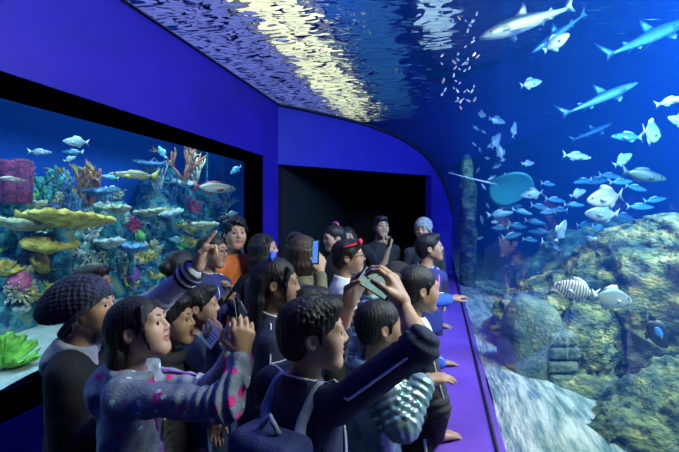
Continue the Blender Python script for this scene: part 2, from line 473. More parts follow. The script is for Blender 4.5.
o = link('water_surface', mesh_np('water_surface', V, Q), m); tag(o, 'rippled water surface glittering above the clear tunnel roof', 'water surface', kind='stuff')
# hall above the tank with its lamps, and glow panels added for the ripples
ZH = ZW + 1.5
mb = MB(); mb.box((-3.6, Y0, ZH), (TX1, Y1 + 2, ZH + .1)); struct(mb.build('ceiling_tank_hall', mat('hall_ceiling', (.01, .03, .16), rough=.9), smooth=False))
m_lw = mat('lamp_warm', (.8, .8, .7), emit=(.98, .93, .55), estr=1.7)
m_lv = mat('violet_glow', (.5, .5, .8), emit=(.22, .25, .80), estr=.95)  # added glow that tints the ripples lavender, gaps give dark wavelets
m_case = mat('lamp_case', (.3, .3, .33), rough=.4, metal=.6)
def lamp(x0, x1, y0, y1, z, m, label, cat, group=None, h=.08):
    r = bpy.data.objects.new('lamp_glow', None); COL.objects.link(r); r.location = ((x0+x1)/2, (y0+y1)/2, z); tag(r, label, cat, group)
    a, b = (x1 - x0) / 2, (y1 - y0) / 2
    MB().box((-a, -b, .02), (a, b, h)).build('housing', m_case, r, smooth=False)
    MB().box((-a * .94, -b * .97, 0), (a * .94, b * .97, .019)).build('diffuser', m, r, smooth=False)
    MB().tube([(0, -b * .8, h), (0, -b * .8, ZH - z)], .012, 6).build('hanger', m_case, r); MB().tube([(0, b * .8, h), (0, b * .8, ZH - z)], .012, 6).build('hanger', m_case, r)
    return r
m_lg = mat('halo_glow', (.5, .5, .4), emit=(.42, .46, .42), estr=.55)  # added halo glow beside the warm strips
m_lt = mat('teal_glow', (.3, .5, .6), emit=(.03, .17, .42), estr=.55)  # added glow to lift the dark ripples over the crown
m_lb = mat('lamp_white_blue', (.7, .8, .9), emit=(.55, .80, 1.0), estr=1.0)
for i, (x0, x1, pos) in enumerate(((-3.58, -3.26, 'nearest the left wall'), (-3.12, -2.86, 'second from the left wall'), (-2.72, -2.46, 'next to the warm white strip'))):
    lamp(x0, x1, 0.2, 11.8, ZW + .6, m_lv, 'lavender glow strip added above the rippled water, ' + pos, 'lamp', 'lavender glow strips added above the water')
lamp(-2.3, -1.95, 0.5, 11.5, ZW + .6, m_lw, 'wide warm white lamp strip making the yellow glitter on the water', 'lamp', 'warm lamp strips above the water')
lamp(-1.86, -1.66, 0.5, 11.5, ZW + .6, m_lw, 'narrow warm white lamp strip right of the wide one', 'lamp', 'warm lamp strips above the water')
lamp(-2.42, -2.32, 0.5, 11.5, ZW + .6, m_lg, 'thin dim glow strip added as a halo left of the wide warm strip', 'lamp')
lamp(-1.58, -1.44, 0.5, 11.5, ZW + .6, m_lg, 'thin dim glow strip added as a halo right of the narrow warm strip', 'lamp')
lamp(-1.40, -.60, 0.5, 11.5, ZW + .8, m_lt, 'dim teal glow panel added above the rippled water over the tunnel crown', 'lamp')
lamp(-.20, .12, 4.9, 6.6, ZW + .5, m_lb, 'short bluish white lamp shining down where the tunnel roof meets the big tank', 'lamp')
def area(name, loc, target, size, power, col, sy=None, spread=None):
    l = bpy.data.lights.new(name, 'AREA'); l.energy = power; l.color = col; l.shape = 'RECTANGLE'; l.size = size; l.size_y = sy or size
    if spread: l.spread = math.radians(spread)
    o = bpy.data.objects.new(name, l); COL.objects.link(o); o.location = loc
    o.rotation_euler = (Vector(target) - Vector(loc)).to_track_quat('-Z', 'Y').to_euler()
    return o
def spot(loc, target, power, col, deg, blend=.5):
    l = bpy.data.lights.new('tank_spot', 'SPOT'); l.energy = power; l.color = col; l.spot_size = math.radians(deg); l.spot_blend = blend; l.shadow_soft_size = .03
    o = bpy.data.objects.new('tank_spot', l); COL.objects.link(o); o.location = loc; o.rotation_euler = (Vector(target) - Vector(loc)).to_track_quat('-Z', 'Y').to_euler()
area('tank_light', (1.9, 2.3, 3.85), (1.5, 3.4, 0), 1.4, 370, (.95, 1.0, .74), 2.2)
area('tank_light', (2.6, 3.1, 3.8), (4.2, 9.5, 1.2), 1.6, 1000, (.12, .40, 1.0), 1.6)
area('tank_light', (2.5, 2.9, 2.75), (-.9, 1.9, 1.25), .7, 42, (.56, .62, 1.0), 1.0, 110)  # added key light for the crowd's faces, kept out of frame
area('blue_rim_fill', (-1.0, 2.6, 3.8), (-1.0, 2.8, 0), .6, 36, (.08, .10, 1.0), 4.0)  # added blue fill for hair rims and upper walls, unseen source
area('reef_light', (-3.2, 3.6, 2.9), (-3.2, 3.6, 0), .6, 105, (.45, .80, 1.0), 6.0, 148)
spot((.62, 4.5, 3.9), (1.0, 7.5, .6), 700, (.5, .8, 1.0), 14)
spot((.95, 4.4, 3.9), (2.1, 7.0, .6), 700, (.5, .8, 1.0), 9)
spot((.45, 4.6, 3.9), (.30, 8.2, 1.4), 500, (.6, .85, 1.0), 10)
# ------------------------------------------------------------------ reef tank shell
RX0 = -4.3; RY1 = 8.0
m_rb = mat('reef_backdrop', (.006, .09, .55), (.008, .12, .62), scale=.6, rough=.9)
mb = MB(); mb.box((RX0 - .08, WB - .4, .3), (RX0, RY1 + .3, 3.0)); struct(mb.build('wall_reef_back', m_rb, smooth=False))
mb = MB(); mb.box((RX0, RY1, .3), (GX, RY1 + .08, 3.0)); mb.box((GX + .02, C0[1] + .005, .3), (GX + .08, RY1 + .08, 3.0)); mb.box((RX0, WB - .4, .3), (GX, WB - .32, 3.0)); struct(mb.build('wall_reef_ends', m_rb, smooth=False))
mb = MB(); mb.box((RX0, WB - .3, .3), (GX + .01, RY1, .62)); struct(mb.build('floor_reef', m_rb, smooth=False))
mb = MB(); mb.box((RX0, WB - .4, 3.0), (GX, RY1 + .08, 3.06)); struct(mb.build('ceiling_reef', m_black, smooth=False))
m_rs = mat('reef_sand', (.42, .50, .45), (.62, .66, .55), scale=9, rough=.9, bump=.5, bscale=30)
nz = fbm(21, 3.0, 3)
def heightfield(name, x0, x1, y0, y1, nx, ny, fn, m, zb=None):
    X, Y = np.meshgrid(np.linspace(x0, x1, nx), np.linspace(y0, y1, ny), indexing='ij'); Z = fn(X, Y)
    V = np.stack([X.ravel(), Y.ravel(), Z.ravel()], 1); a = np.arange(nx * ny).reshape(nx, ny)
    Q = np.stack([a[:-1, :-1].ravel(), a[1:, :-1].ravel(), a[1:, 1:].ravel(), a[:-1, 1:].ravel()], 1)
    return link(name, mesh_np(name, V, Q), m)
o = heightfield('reef_sand', RX0 + .01, GX - .012, WB - .29, RY1 - .01, 40, 120, lambda X, Y: .74 + .02 * nz(X, Y, X * 0) + .14 * np.clip((GX - X - .5), 0, 2), m_rs)
tag(o, 'pale sand bed along the foot of the reef tank glass', 'sand', kind='stuff')
m_wr = vol_mat('reef_water', (.02, .2, 1.0), .05, (.15, .65, 1.0), .10)
mb = MB(); mb.box((RX0 + .005, WB - .3, .64), (GX - .006, RY1 - .01, 2.99)); o = mb.build('reef_water', m_wr, smooth=False)
tag(o, 'clear blue water filling the reef tank in the left wall', 'water', kind='stuff')
# ------------------------------------------------------------------ coral builders
def CM(name, c1, c2, scale=14, bump=.9, **k): return mat(name, tuple(x * .55 for x in c1), tuple(x * .9 for x in c2), scale=scale, rough=.75, bump=bump, bscale=scale * 3, **k)
m_reefrock = mat('reef_rock', (.010, .07, .12), (.06, .34, .36), scale=8, rough=.9, bump=1.0, bscale=26, bdist=.05, lo=.40, hi=.55, c3=(.30, .32, .14))
c_yel = CM('coral_yellow', (.75, .48, .05), (1.0, .80, .14)); c_ora = CM('coral_orange', (.60, .16, .03), (.85, .35, .08))
c_red = CM('coral_red', (.40, .02, .06), (.70, .06, .10)); c_pink = CM('coral_pink', (.55, .06, .20), (.75, .18, .35))
c_pur = CM('coral_purple', (.20, .04, .30), (.42, .10, .45)); c_grn = CM('coral_green', (.14, .75, .08), (.45, 1.0, .16))
c_teal = CM('coral_teal', (.02, .25, .18), (.08, .42, .28)); c_wht = CM('coral_white', (.50, .60, .58), (.80, .84, .76)); c_pale = CM('coral_pale', (.55, .52, .25), (.80, .76, .45))
c_wine = CM('coral_wine', (.16, .02, .10), (.42, .05, .14), scale=20, bump=1.0); c_blu = CM('coral_blue', (.05, .16, .40), (.16, .38, .62))
def root_at(o, p):
    o.location = p; return o
def table_coral(p, r, m, tilt=0.0, thick=.025, seed=1, stem=True, sq=1.0):
    g = np.random.default_rng(seed); n, k = 36, 7; ph = g.uniform(0, 6.28, 6); V = []; F = []
    def rim(t): return r * (1 + .10 * math.sin(3*t+ph[0]) + .08 * math.sin(5*t+ph[1]) + .06 * math.sin(9*t+ph[2]))
    for side in (1, -1):
        for i in range(k):
            q = (i / (k - 1)) ** .7
            for j in range(n):
                t = 2 * PI * j / n; rr = rim(t) * q
                z = thick * (side * .5 * (1 - .6 * q**4) - (1 - q) * (1.6 if side < 0 else .35)) + (g.normal() * thick * .28 if side > 0 else 0)
                V.append((rr * math.cos(t), rr * sq * math.sin(t), z))
    for s in (0, 1):
        b = s * k * n
        for i in range(k - 1):
            for j in range(n):
                f = (b+i*n+j, b+(i+1)*n+j, b+(i+1)*n+(j+1)%n, b+i*n+(j+1)%n); F.append(f if s == 0 else f[::-1])
    for j in range(n): F.append(((k-1)*n+j, k*n+(k-1)*n+j, k*n+(k-1)*n+(j+1)%n, (k-1)*n+(j+1)%n))
    o = link('table_coral', mesh_np('table_coral', V, F), m, loc=p)
    o.rotation_euler = (g.uniform(-.1, .1), tilt, g.uniform(0, 6))
    if stem:
        MB().tube([(0, 0, -thick), (.02, .01, -.10 - r * .3), (.02, .02, -.2 - r * .7)], [r * .28, r * .16, r * .24], 10).build('stem', m_reefrock, o)
    return o
def branch_coral(p, h, n, m, seed=1, r=.012, spread=.5, up=1.0, depth=2, name='branch_coral'):
    g = np.random.default_rng(seed); mb = MB()
    def grow(q, d, L, rr, lev):
        pts = [q]; d = d / np.linalg.norm(d)
        for i in range(3):
            d = d + g.normal(size=3) * .16; d /= np.linalg.norm(d); pts.append(pts[-1] + d * L / 3)
        mb.tube(pts, [rr, rr * .92, rr * .8, rr * .5], 6)
        if lev < depth:
            for i in range(2 if lev else 3):
                k = g.integers(1, 4); dd = d + g.normal(size=3) * spread; dd[2] = abs(dd[2]) * up + .15; grow(pts[k], dd, L * .62, rr * .78, lev + 1)
    for i in range(n):
        a = 2 * PI * i / n + g.uniform(0, 1); dd = A((math.cos(a) * spread, math.sin(a) * spread, 1.0 * up + .1)); grow(A((0.02 * math.cos(a), .02 * math.sin(a), -.01)), dd, h * .55, r, 0)
    return mb.build(name, m, loc=p)
def fan_coral(p, w_, h, m, seed=1, yaw=0.0):
    g = np.random.default_rng(seed); mb = MB()
    def grow(q, a, L, rr, lev):
        pts = [q]
        for i in range(3):
            a += g.normal() * .10; pts.append(pts[-1] + A((math.sin(a) * w_ / h, g.normal() * .03, math.cos(a))) * L / 3)
        mb.tube(pts, [rr, rr * .9, rr * .8, rr * .6], 5)
        if lev < 5:
            for s in (-1, 1): grow(pts[-1], a * .8 + s * g.uniform(.16, .42), L * .72, rr * .74, lev + 1)
    for s in (-.35, 0, .35): grow(A((0, 0, 0)), s, h * .30, .014, 0)
    o = mb.build('sea_fan', m, loc=p); o.rotation_euler = (0, 0, yaw); return o
def star_coral(p, r, m, n=40, seed=1, rr=.010, flat=.5, name='anemone'):
    g = np.random.default_rng(seed); mb = MB(); mb.sphere((0, 0, 0), (r * .35, r * .35, r * .3), n=10, m=6)
    for i in range(n):
        d = g.normal(size=3); d[2] = abs(d[2]) * flat + .1; d /= np.linalg.norm(d); e = d + g.normal(size=3) * .25
        mb.tube([d * r * .2, d * r * .6, d * r * .6 + e * r * .4], [rr, rr * .9, rr * .55], 5)
    return mb.build(name, m, loc=p)
def leaf_coral(p, r, m, n=6, seed=1, name='lettuce_coral'):
    g = np.random.default_rng(seed); mb = MB()
    for q in range(n):
        a0 = 2 * PI * q / n + g.uniform(-.3, .3); ph = g.uniform(0, 6); nu, nv = 14, 6; V = []
        for s in (1, -1):
            for i in range(nu):
                for j in range(nv):
                    u = (i / (nu - 1) - .5) * 1.5; v = j / (nv - 1); R_ = r * (.15 + .75 * v) * (1 + .10 * math.sin(6 * u + ph) * v)
                    el = .25 + 1.0 * v; a = a0 + u * .75
                    V.append((R_ * math.cos(a) + s * .006, R_ * math.sin(a) + s * .006, r * .9 * math.sin(el) * v + .05 * r * math.sin(9 * u + ph) * v * 2 + s * .005))
        F = []
        for s in (0, 1):
            b = s * nu * nv
            for i in range(nu - 1):
                for j in range(nv - 1):
                    f = (b+i*nv+j, b+(i+1)*nv+j, b+(i+1)*nv+j+1, b+i*nv+j+1); F.append(f if s == 0 else f[::-1])
        e = nu * nv
        for i in range(nu - 1): F.append((i*nv+nv-1, (i+1)*nv+nv-1, e+(i+1)*nv+nv-1, e+i*nv+nv-1))
        for j in range(nv - 1): F.append((j, j+1, e+j+1, e+j)); F.append(((nu-1)*nv+j+1, (nu-1)*nv+j, e+(nu-1)*nv+j, e+(nu-1)*nv+j+1))
        mb.raw(V, F)
    return mb.build(name, m, loc=p)
def tube_sponge(p, r, h, n, m, seed=1):
    g = np.random.default_rng(seed); mb = MB()
    for i in range(n):
        a = 2 * PI * i / n; rad = r * (.62 if n > 1 else 0); hh = h * g.uniform(.75, 1); q = r * .45 if n > 1 else r
        prof_ = [(q * .7, 0), (q * .95, hh * .3), (q * .9, hh * .6), (q * 1.05, hh * .95), (q * .95, hh), (q * .7, hh * .97), (q * .6, hh * .5)]
        mb.lathe([(a_ * (1 + .06 * g.normal()), z) for a_, z in prof_], 14, c=(rad * math.cos(a), rad * math.sin(a), 0))
    return mb.build('tube_sponge', m, loc=p)
def blob(name, parts, m, h, seed=1, amp=.03, freq=9, ridged=False, loc=None, cuts=(), fine=0.0):
    P = [(A(c), A(r) if hasattr(r, '__len__') else A((r, r, r))) for c, r in parts]
    lo = np.min([c - r for c, r in P], 0) - 3 * h - amp * 2; hi = np.max([c + r for c, r in P], 0) + 3 * h + amp * 2
    F = Field(lo, hi, h)
    for c, r in P: F.ell(c, r, k=.12 * float(np.mean(r)) + .03)
    fn = fbm(seed, freq, 3, ridged); F.disp(lambda x, y, z: amp * fn(x, y, z), band=max(.12, amp * 4))
    if fine:
        f2 = Noise(seed + 9, 34, 9, True); f3 = Noise(seed + 19, 62, 9, True); F.disp(lambda x, y, z: fine * (f2(x, y, z * 1.6) + .5 * f3(x, y, z * 1.6)), band=max(.1, fine * 4))
    for c in cuts: F.plane(*c)
    off = loc if loc is not None else (np.min([c - r for c, r in P], 0) + np.max([c + r for c, r in P], 0)) / 2
    if loc is None: off[2] = np.min([c[2] - r[2] for c, r in P])
    o = link(name, F.mesh(name, off), m, loc=tuple(off)); return o
# reef rock, piece by piece
G = 'boulders of the artificial reef'
for i, (x, y, X, rx, rz, lab) in enumerate((
    (10, 300, -3.7, .55, .55, 'dark teal reef boulder behind the pink sponge and green lettuce coral'),
    (62, 262, -3.75, .60, .46, 'teal reef boulder carrying the round yellow corals above the sand'),
    (70, 300, -3.5, .35, .30, 'low reef boulder on the sand behind the knit hat'),
    (30, 212, -4.0, .55, .50, 'shadowed reef boulder below the red tube sponge'),
    (100, 225, -4.0, .55, .50, 'dark blue reef boulder under the long yellow table coral'),
    (128, 268, -3.75, .60, .50, 'blue-green reef boulder with pale star coral in front'),
    (166, 205, -4.0, .62, .75, 'tall blue reef boulder in the middle of the tank below the spotted fish'),
    (165, 275, -3.8, .55, .45, 'reef boulder behind the raised pointing arm'),
    (203, 215, -4.0, .62, .75, 'reef boulder at the far end of the tank under the green sea fan'),
    (222, 255, -3.7, .55, .55, 'reef boulder behind the orange jacket at the tank end'))):
    p = at_x(x, y, X); pz_ = float(p[2])
    parts = [((p[0], p[1], pz_), (.34, rx * .8, rz * .75)), ((p[0] - .1, p[1] + rx * .4, pz_ - .15), (.35, rx * .6, rz * .7)), ((p[0] + .05, p[1] - rx * .4, pz_ - .22), (.32, rx * .6, rz * .6)), ((p[0] - .1, p[1], (pz_ + .75) / 2), (.38, rx * .9, max(.2, (pz_ - .72) / 2)))]
    o = blob('reef_rock', parts, m_reefrock, .022, seed=50 + i, amp=.055, freq=8, ridged=True, fine=.022, cuts=[((RX0 + .02, 0, 0), (-1, 0, 0)), ((0, 0, .70), (0, 0, -1)), ((0, RY1 - .02, 0), (0, 1, 0)), ((GX - .03, 0, 0), (1, 0, 0))])
    tag(o, lab, 'reef rock', G)
from mathutils.bvhtree import BVHTree
ROCKS = []
for q in COL.objects:
    if q.name.startswith('reef_rock'):
        vv = [Vector(v.co) + q.location for v in q.data.vertices]; ROCKS.append(BVHTree.FromPolygons(vv, [tuple(p.vertices) for p in q.data.polygons]))
def on_rock(x, y, X=None, tol=.7, sink=.015):
    d = ray(x, y).normalized(); best = None
    for b in ROCKS:
        h = b.ray_cast(CAM, d)
        if h[0] is not None and (best is None or h[3] < best[1]): best = (h[0] + d * sink, h[3], h[1])
    if best is None or (X is not None and abs(best[0].x - X) > tol): return None
    return best[0], best[2]
def put2(x, y, X):
    h = on_rock(x, y, X); return (tuple(h[0]), h[0].x) if h else (tuple(at_x(x, y, X)), X)
# corals: builder, pixel, distance plane, size, material, label
def put(x, y, X): return tuple(at_x(x, y, X))
def pm(x, X):  # metres per pixel at that place
    return at_x(x, HY, X).y and (FW.dot(at_x(x, HY, X) - CAM)) / FPX
for i, (x, y, X, wpx, m, lab) in enumerate((
    (66, 217, -3.2, 40, c_yel, 'long yellow table coral plate reaching over the dark reef boulder'),
    (52, 241, -3.3, 24, c_yel, 'broad golden table coral tilted above the round yellow corals'),
    (24, 222, -3.5, 26, c_pale, 'pale olive table coral below the red tube sponge'),
    (118, 208, -3.5, 13, c_pale, 'small thick cream table coral beside the yellow staghorn'),
    (150, 211, -3.6, 14, c_pale, 'thin pale table coral in the middle of the tank'),
    (170, 212, -3.6, 12, c_wht, 'thin whitish table coral left of the red anemone'),
    (131, 246, -3.3, 15, c_blu, 'bluish plate coral with yellow growth on top'),
    (110, 241, -3.3, 14, c_wht, 'white plate coral above the blue-green boulder'),
    (148, 163, -3.8, 14, c_blu, 'dark blue plate coral high on the tall blue boulder'),
    (184, 182, -3.6, 12, c_wht, 'grey-white plate coral below the orange finger coral'),
    (98, 190, -3.8, 16, c_blu, 'blue plate coral right of the yellow staghorn'),
    (205, 224, -3.0, 13, c_pale, 'cream long plate coral above the orange jacketed woman'))):
    o = table_coral(put(x, y, X), wpx * pm(x, X), m, seed=i + 3, tilt=(-.12, .25, .1, 0)[i % 4], thick=.06 if i in (0, 1) else .045); tag(o, lab, 'coral', 'plate corals')
for i, (x, y, X, hpx, n, m, sp, r, lab) in enumerate((
    (80, 205, -3.4, 48, 5, c_yel, .22, .022, 'tall upright yellow staghorn coral standing on the long plate'),
    (91, 206, -3.45, 44, 5, c_ora, .2, .02, 'orange-brown upright staghorn coral right of the yellow one'),
    (66, 212, -3.6, 40, 6, c_blu, .3, .016, 'slim blue branching coral left of the yellow staghorn'),
    (43, 205, -3.7, 40, 3, c_teal, .45, .014, 'thin teal branching coral rising behind the reef'),
    (87, 240, -3.1, 26, 6, c_wht, .6, .016, 'bushy white branching coral under the long yellow plate'),
    (62, 262, -3.0, 22, 6, c_pale, .7, .014, 'cream branching coral beside the round yellow corals'),
    (75, 258, -3.1, 20, 6, c_wht, .7, .013, 'small white branching coral above the knit hat'),
    (185, 180, -3.5, 46, 4, c_ora, .14, .020, 'tall orange finger coral at the far end of the tank'),
    (196, 182, -3.5, 34, 4, c_pale, .16, .018, 'cream finger coral beside the tall orange one'),
    (158, 195, -3.7, 38, 5, c_wht, .25, .013, 'white tubular branching coral on the tall blue boulder'),
    (172, 200, -3.5, 30, 5, c_blu, .4, .014, 'blue bushy coral in front of the orange finger coral'),
    (210, 215, -3.2, 26, 6, c_teal, .5, .014, 'teal bushy coral below the big grouper'),
    (30, 205, -3.5, 22, 7, c_grn, .6, .014, 'green bushy coral at the foot of the red tube sponge'),
    (12, 212, -3.3, 20, 7, c_teal, .6, .016, 'low teal bushy coral at the tank glass edge'),
    (225, 212, -3.4, 26, 6, c_wht, .4, .014, 'white bushy coral near the right end of the reef tank'),
    (145, 262, -3.1, 18, 6, c_yel, .7, .012, 'small yellow bushy coral right of the pale star coral'),
    (100, 262, -3.1, 22, 6, c_teal, .6, .014, 'blue-green bushy coral above the black haired head'))):
    p, X = put2(x, y, X); o = branch_coral(p, hpx * pm(x, X), n, m, seed=20 + i, r=r * 1.25, spread=sp); tag(o, lab, 'coral', 'branching corals')
tag(tube_sponge(put(12, 203, -3.75), 17 * pm(12, -3.75), 44 * pm(12, -3.75), 7, c_wine, 4), 'cluster of dark red tube sponges high at the left of the reef', 'sponge')
tag(fan_coral(put(207, 192, -3.6), .55 * 26 * pm(207, -3.6), 44 * pm(207, -3.6), c_teal, 5, -.9), 'wide green sea fan at the far end of the reef tank', 'coral', 'sea fans')
tag(fan_coral(put(222, 180, -3.9), .5 * 20 * pm(222, -3.9), 30 * pm(222, -3.9), c_teal, 6, -.7), 'smaller dark green sea fan right of the wide one', 'coral', 'sea fans')
for i, (x, y, X, rpx, m, n, lab) in enumerate((
    (126, 257, -3.0, 13, c_pale, 46, 'pale yellow star-shaped soft coral on the blue-green boulder'),
    (131, 226, -3.4, 9, c_red, 40, 'small crimson anemone on the dark boulder left of centre'),
    (190, 207, -3.3, 10, c_red, 44, 'crimson anemone above the yellow leaf sponges'),
    (20, 293, -2.9, 15, c_pale, 48, 'spiky straw-coloured soft coral left of the round yellow coral'),
    (150, 250, -3.2, 10, c_pale, 40, 'dim cream soft coral behind the raised arm'),
    (95, 215, -3.3, 10, c_wht, 40, 'white soft coral at the tip of the long yellow plate'))):
    p, X = put2(x, y, X); o = star_coral(p, rpx * pm(x, X) * 1.1, m, n, seed=i, rr=.012); o.rotation_euler = (0, .9, 0); tag(o, lab, 'anemone', 'anemones and soft corals')
for i, (x, y, X, rpx, m, n, lab) in enumerate((
    (6, 356, -2.75, 24, c_grn, 7, 'bright green lettuce coral on the sand at the glass'),
    (42, 272, -3.0, 17, c_yel, 6, 'upper round yellow leaf coral on the teal boulder'),
    (38, 300, -2.95, 16, c_yel, 6, 'lower round yellow leaf coral above the sand'),
    (22, 240, -3.2, 13, c_pale, 6, 'olive leaf coral below the pale table coral'),
    (172, 228, -3.2, 11, c_yel, 5, 'yellow leaf sponge left of the pair by the anemone'),
    (186, 232, -3.2, 11, c_yel, 5, 'upper yellow leaf sponge under the crimson anemone'),
    (187, 247, -3.2, 10, c_yel, 5, 'lower yellow leaf sponge under the crimson anemone'),
    (152, 278, -3.0, 10, c_yel, 5, 'dim yellow leaf coral beside the bun of black hair'),
    (56, 302, -2.8, 15, c_wht, 5, 'white leaf coral on the sand left of the knit hat'),
    (4, 275, -3.0, 12, c_yel, 5, 'yellow leaf coral at the left edge beside the pink sponge'))):
    p, X = put2(x, y, X)
    if on_rock(x, y, X) is None and y > 290: p = tuple(at_z(x, y + 9, .765)); X = p[0]
    o = leaf_coral(p, rpx * pm(x, X), m, n, seed=30 + i); o.rotation_euler = (0, .55, 0); tag(o, lab, 'coral', 'leaf corals')
for i, (x, y, X, rpx, m, lab) in enumerate((
    (18, 283, -2.9, 11, c_pink, 'round deep pink sponge on the teal boulder'),
    (130, 276, -3.1, 9, c_pur, 'round purple sponge below the pale star coral'),
    (160, 243, -3.3, 8, c_blu, 'round pale blue coral head beside the yellow leaf sponges'),
    (140, 236, -3.4, 9, c_grn, 'round green coral head on the bluish plate'),
    (8, 240, -3.4, 10, c_teal, 'round teal coral head at the left edge'),
    (212, 205, -3.3, 9, c_pur, 'round purple coral head under the big grouper'),
    (75, 228, -3.2, 8, c_wht, 'round white coral head under the long yellow plate'))):
    p, X = put2(x, y, X); r = rpx * pm(x, X)
    o = blob('coral_head', [((0, 0, 0), (r, r, r * .9)), ((r*.3, r*.3, r*.3), r * .6)], m, max(.008, r / 12), seed=70 + i, amp=r * .09, freq=5 / r, ridged=True, loc=(0, 0, 0)); o.location = p; tag(o, lab, 'coral', 'rounded sponges and coral heads')

g = random.Random(12); kinds = [('teal', c_teal), ('blue', c_blu), ('cream', c_pale), ('white', c_wht), ('green', c_grn), ('yellow', c_yel), ('purple', c_pur), ('orange', c_ora)]
n_ = 0; used_ = []
while n_ < 105 and len(used_) < 4000:
    x, y = g.uniform(0, 244), g.uniform(168, 320); used_.append(0); h = on_rock(x, y)
    if h is None or h[0].x < RX0 + .1: continue
    p, nrm = h; cn, cm_ = kinds[min(7, int(abs(g.gauss(0, 2.6))))]; f = g.random(); P_ = pm(x, p.x); r = g.uniform(4, 9) * P_
    if f < .40: o = branch_coral(tuple(p), r * 2.1, 6, cm_, seed=200 + n_, r=.012, spread=.7); w_ = 'bushy'
    elif f < .65: o = star_coral(tuple(p), r, cm_, 34, seed=300 + n_, rr=.010); w_ = 'spiky'
    elif f < .80: o = leaf_coral(tuple(p), r, cm_, 5, seed=400 + n_); w_ = 'leafy'
    else: o = table_coral(tuple(p), r * 1.2, cm_, seed=500 + n_, thick=.035, stem=False); w_ = 'flat'
    if f < .80:
        q = Vector((0, 0, 1)).rotation_difference((nrm + Vector((0, 0, .5))).normalized()); o.rotation_euler = q.to_euler()
    tag(o, 'small %s %s coral growing on the reef boulders' % (w_, cn), 'coral', '%s %s corals on the reef boulders' % (w_, cn)); n_ += 1
# ------------------------------------------------------------------ fishes
def FM(name, back, belly, zlo=-.1, zhi=.25, rough=.35, metal=.15, spots=None):
    m = bpy.data.materials.new(name); m.use_nodes = True; nt = m.node_tree; N = nt.nodes; L = nt.links; b = N['Principled BSDF']
    tc = N.new('ShaderNodeTexCoord'); sp = N.new('ShaderNodeSeparateXYZ'); L.new(tc.outputs['Generated'], sp.inputs[0])
    n = N.new('ShaderNodeTexNoise'); n.inputs['Scale'].default_value = 9; n.inputs['Detail'].default_value = 4; L.new(tc.outputs['Generated'], n.inputs['Vector'])
    ad = N.new('ShaderNodeMath'); ad.operation = 'MULTIPLY_ADD'; ad.inputs[1].default_value = .35; L.new(n.outputs['Fac'], ad.inputs[0]); L.new(sp.outputs['Z'], ad.inputs[2])
    r = N.new('ShaderNodeValToRGB'); e = r.color_ramp.elements; e[0].position = .45; e[0].color = (*belly, 1); e[1].position = .98; e[1].color = (*back, 1)
    L.new(ad.outputs[0], r.inputs[0])
    col = r.outputs[0]
    if spots:
        v = N.new('ShaderNodeTexVoronoi'); v.inputs['Scale'].default_value = 16; mp = N.new('ShaderNodeMapping'); mp.inputs['Scale'].default_value = (2, 1, .8); L.new(tc.outputs['Generated'], mp.inputs[0]); L.new(mp.outputs[0], v.inputs['Vector'])
        r2 = N.new('ShaderNodeValToRGB'); r2.color_ramp.elements[0].position = .22; r2.color_ramp.elements[0].color = (1, 1, 1, 1); r2.color_ramp.elements[1].position = .32; r2.color_ramp.elements[1].color = (0, 0, 0, 1); L.new(v.outputs['Distance'], r2.inputs[0])
        mx = N.new('ShaderNodeMix'); mx.data_type = 'RGBA'; L.new(r2.outputs[0], mx.inputs[0]); L.new(col, mx.inputs[6]); mx.inputs[7].default_value = (*spots, 1); col = mx.outputs[2]
    L.new(col, b.inputs['Base Color']); b.inputs['Roughness'].default_value = rough; b.inputs['Metallic'].default_value = metal
    return m
f_sil = FM('fish_silver', (.20, .32, .36), (.60, .70, .70)); f_grey = FM('fish_grey', (.14, .24, .28), (.40, .52, .54)); f_teal = FM('fish_teal', (.03, .18, .28), (.12, .38, .48))
f_dark = FM('fish_dark_green', (.015, .05, .035), (.10, .22, .14)); f_blk = FM('fish_black', (.004, .006, .012), (.02, .03, .04), metal=0, rough=.5)
f_ora = FM('fish_orange', (.70, .28, .14), (.95, .62, .50)); f_spot = FM('fish_spotted', (.10, .10, .06), (.55, .50, .32), spots=(.85, .80, .55)); f_brn = FM('fish_brown', (.30, .22, .14), (.62, .58, .46))
f_cyan = FM('fish_cyan', (.05, .35, .60), (.2, .7, .85)); f_shark = FM('shark_grey', (.05, .10, .13), (.50, .62, .64)); f_shk2 = FM('shark_blue', (.03, .13, .20), (.13, .33, .40)); f_ray = FM('ray_teal', (.02, .24, .26), (.05, .38, .38), metal=0, rough=.6)
m_fin = mat('fin_pale', (.40, .52, .55), (.55, .66, .66), scale=20, rough=.5); m_findk = mat('fin_dark', (.02, .06, .07), (.05, .10, .10), scale=20, rough=.5); m_finy = mat('fin_yellow', (.55, .42, .04), (.75, .62, .12), scale=20, rough=.5)
m_eye = mat('fish_eye', (.005, .005, .008), rough=.1); m_finr = mat('fin_red', (.45, .05, .06), (.55, .10, .08), scale=20, rough=.5); m_blue = mat('blue_flash', (.03, .22, .75), (.05, .35, .85), scale=9, rough=.4)
def loft(prof_, n=12, name='body'):
    """prof_: x, half height up, half height down, half width, bend"""
    V = []; F = []
    for x, u, d, w_ in prof_:
        for k in range(n):
            t = 2 * PI * k / n; s = math.sin(t); V.append((x, w_ * math.cos(t), (u if s > 0 else d) * s))
    m = len(prof_)
    for i in range(m - 1):
        for k in range(n): F.append((i*n+k, (i+1)*n+k, (i+1)*n+(k+1)%n, i*n+(k+1)%n))
    F.append(tuple(range(n))); F.append(tuple((m-1)*n + k for k in range(n))[::-1])
    return mesh_np(name, V, F)
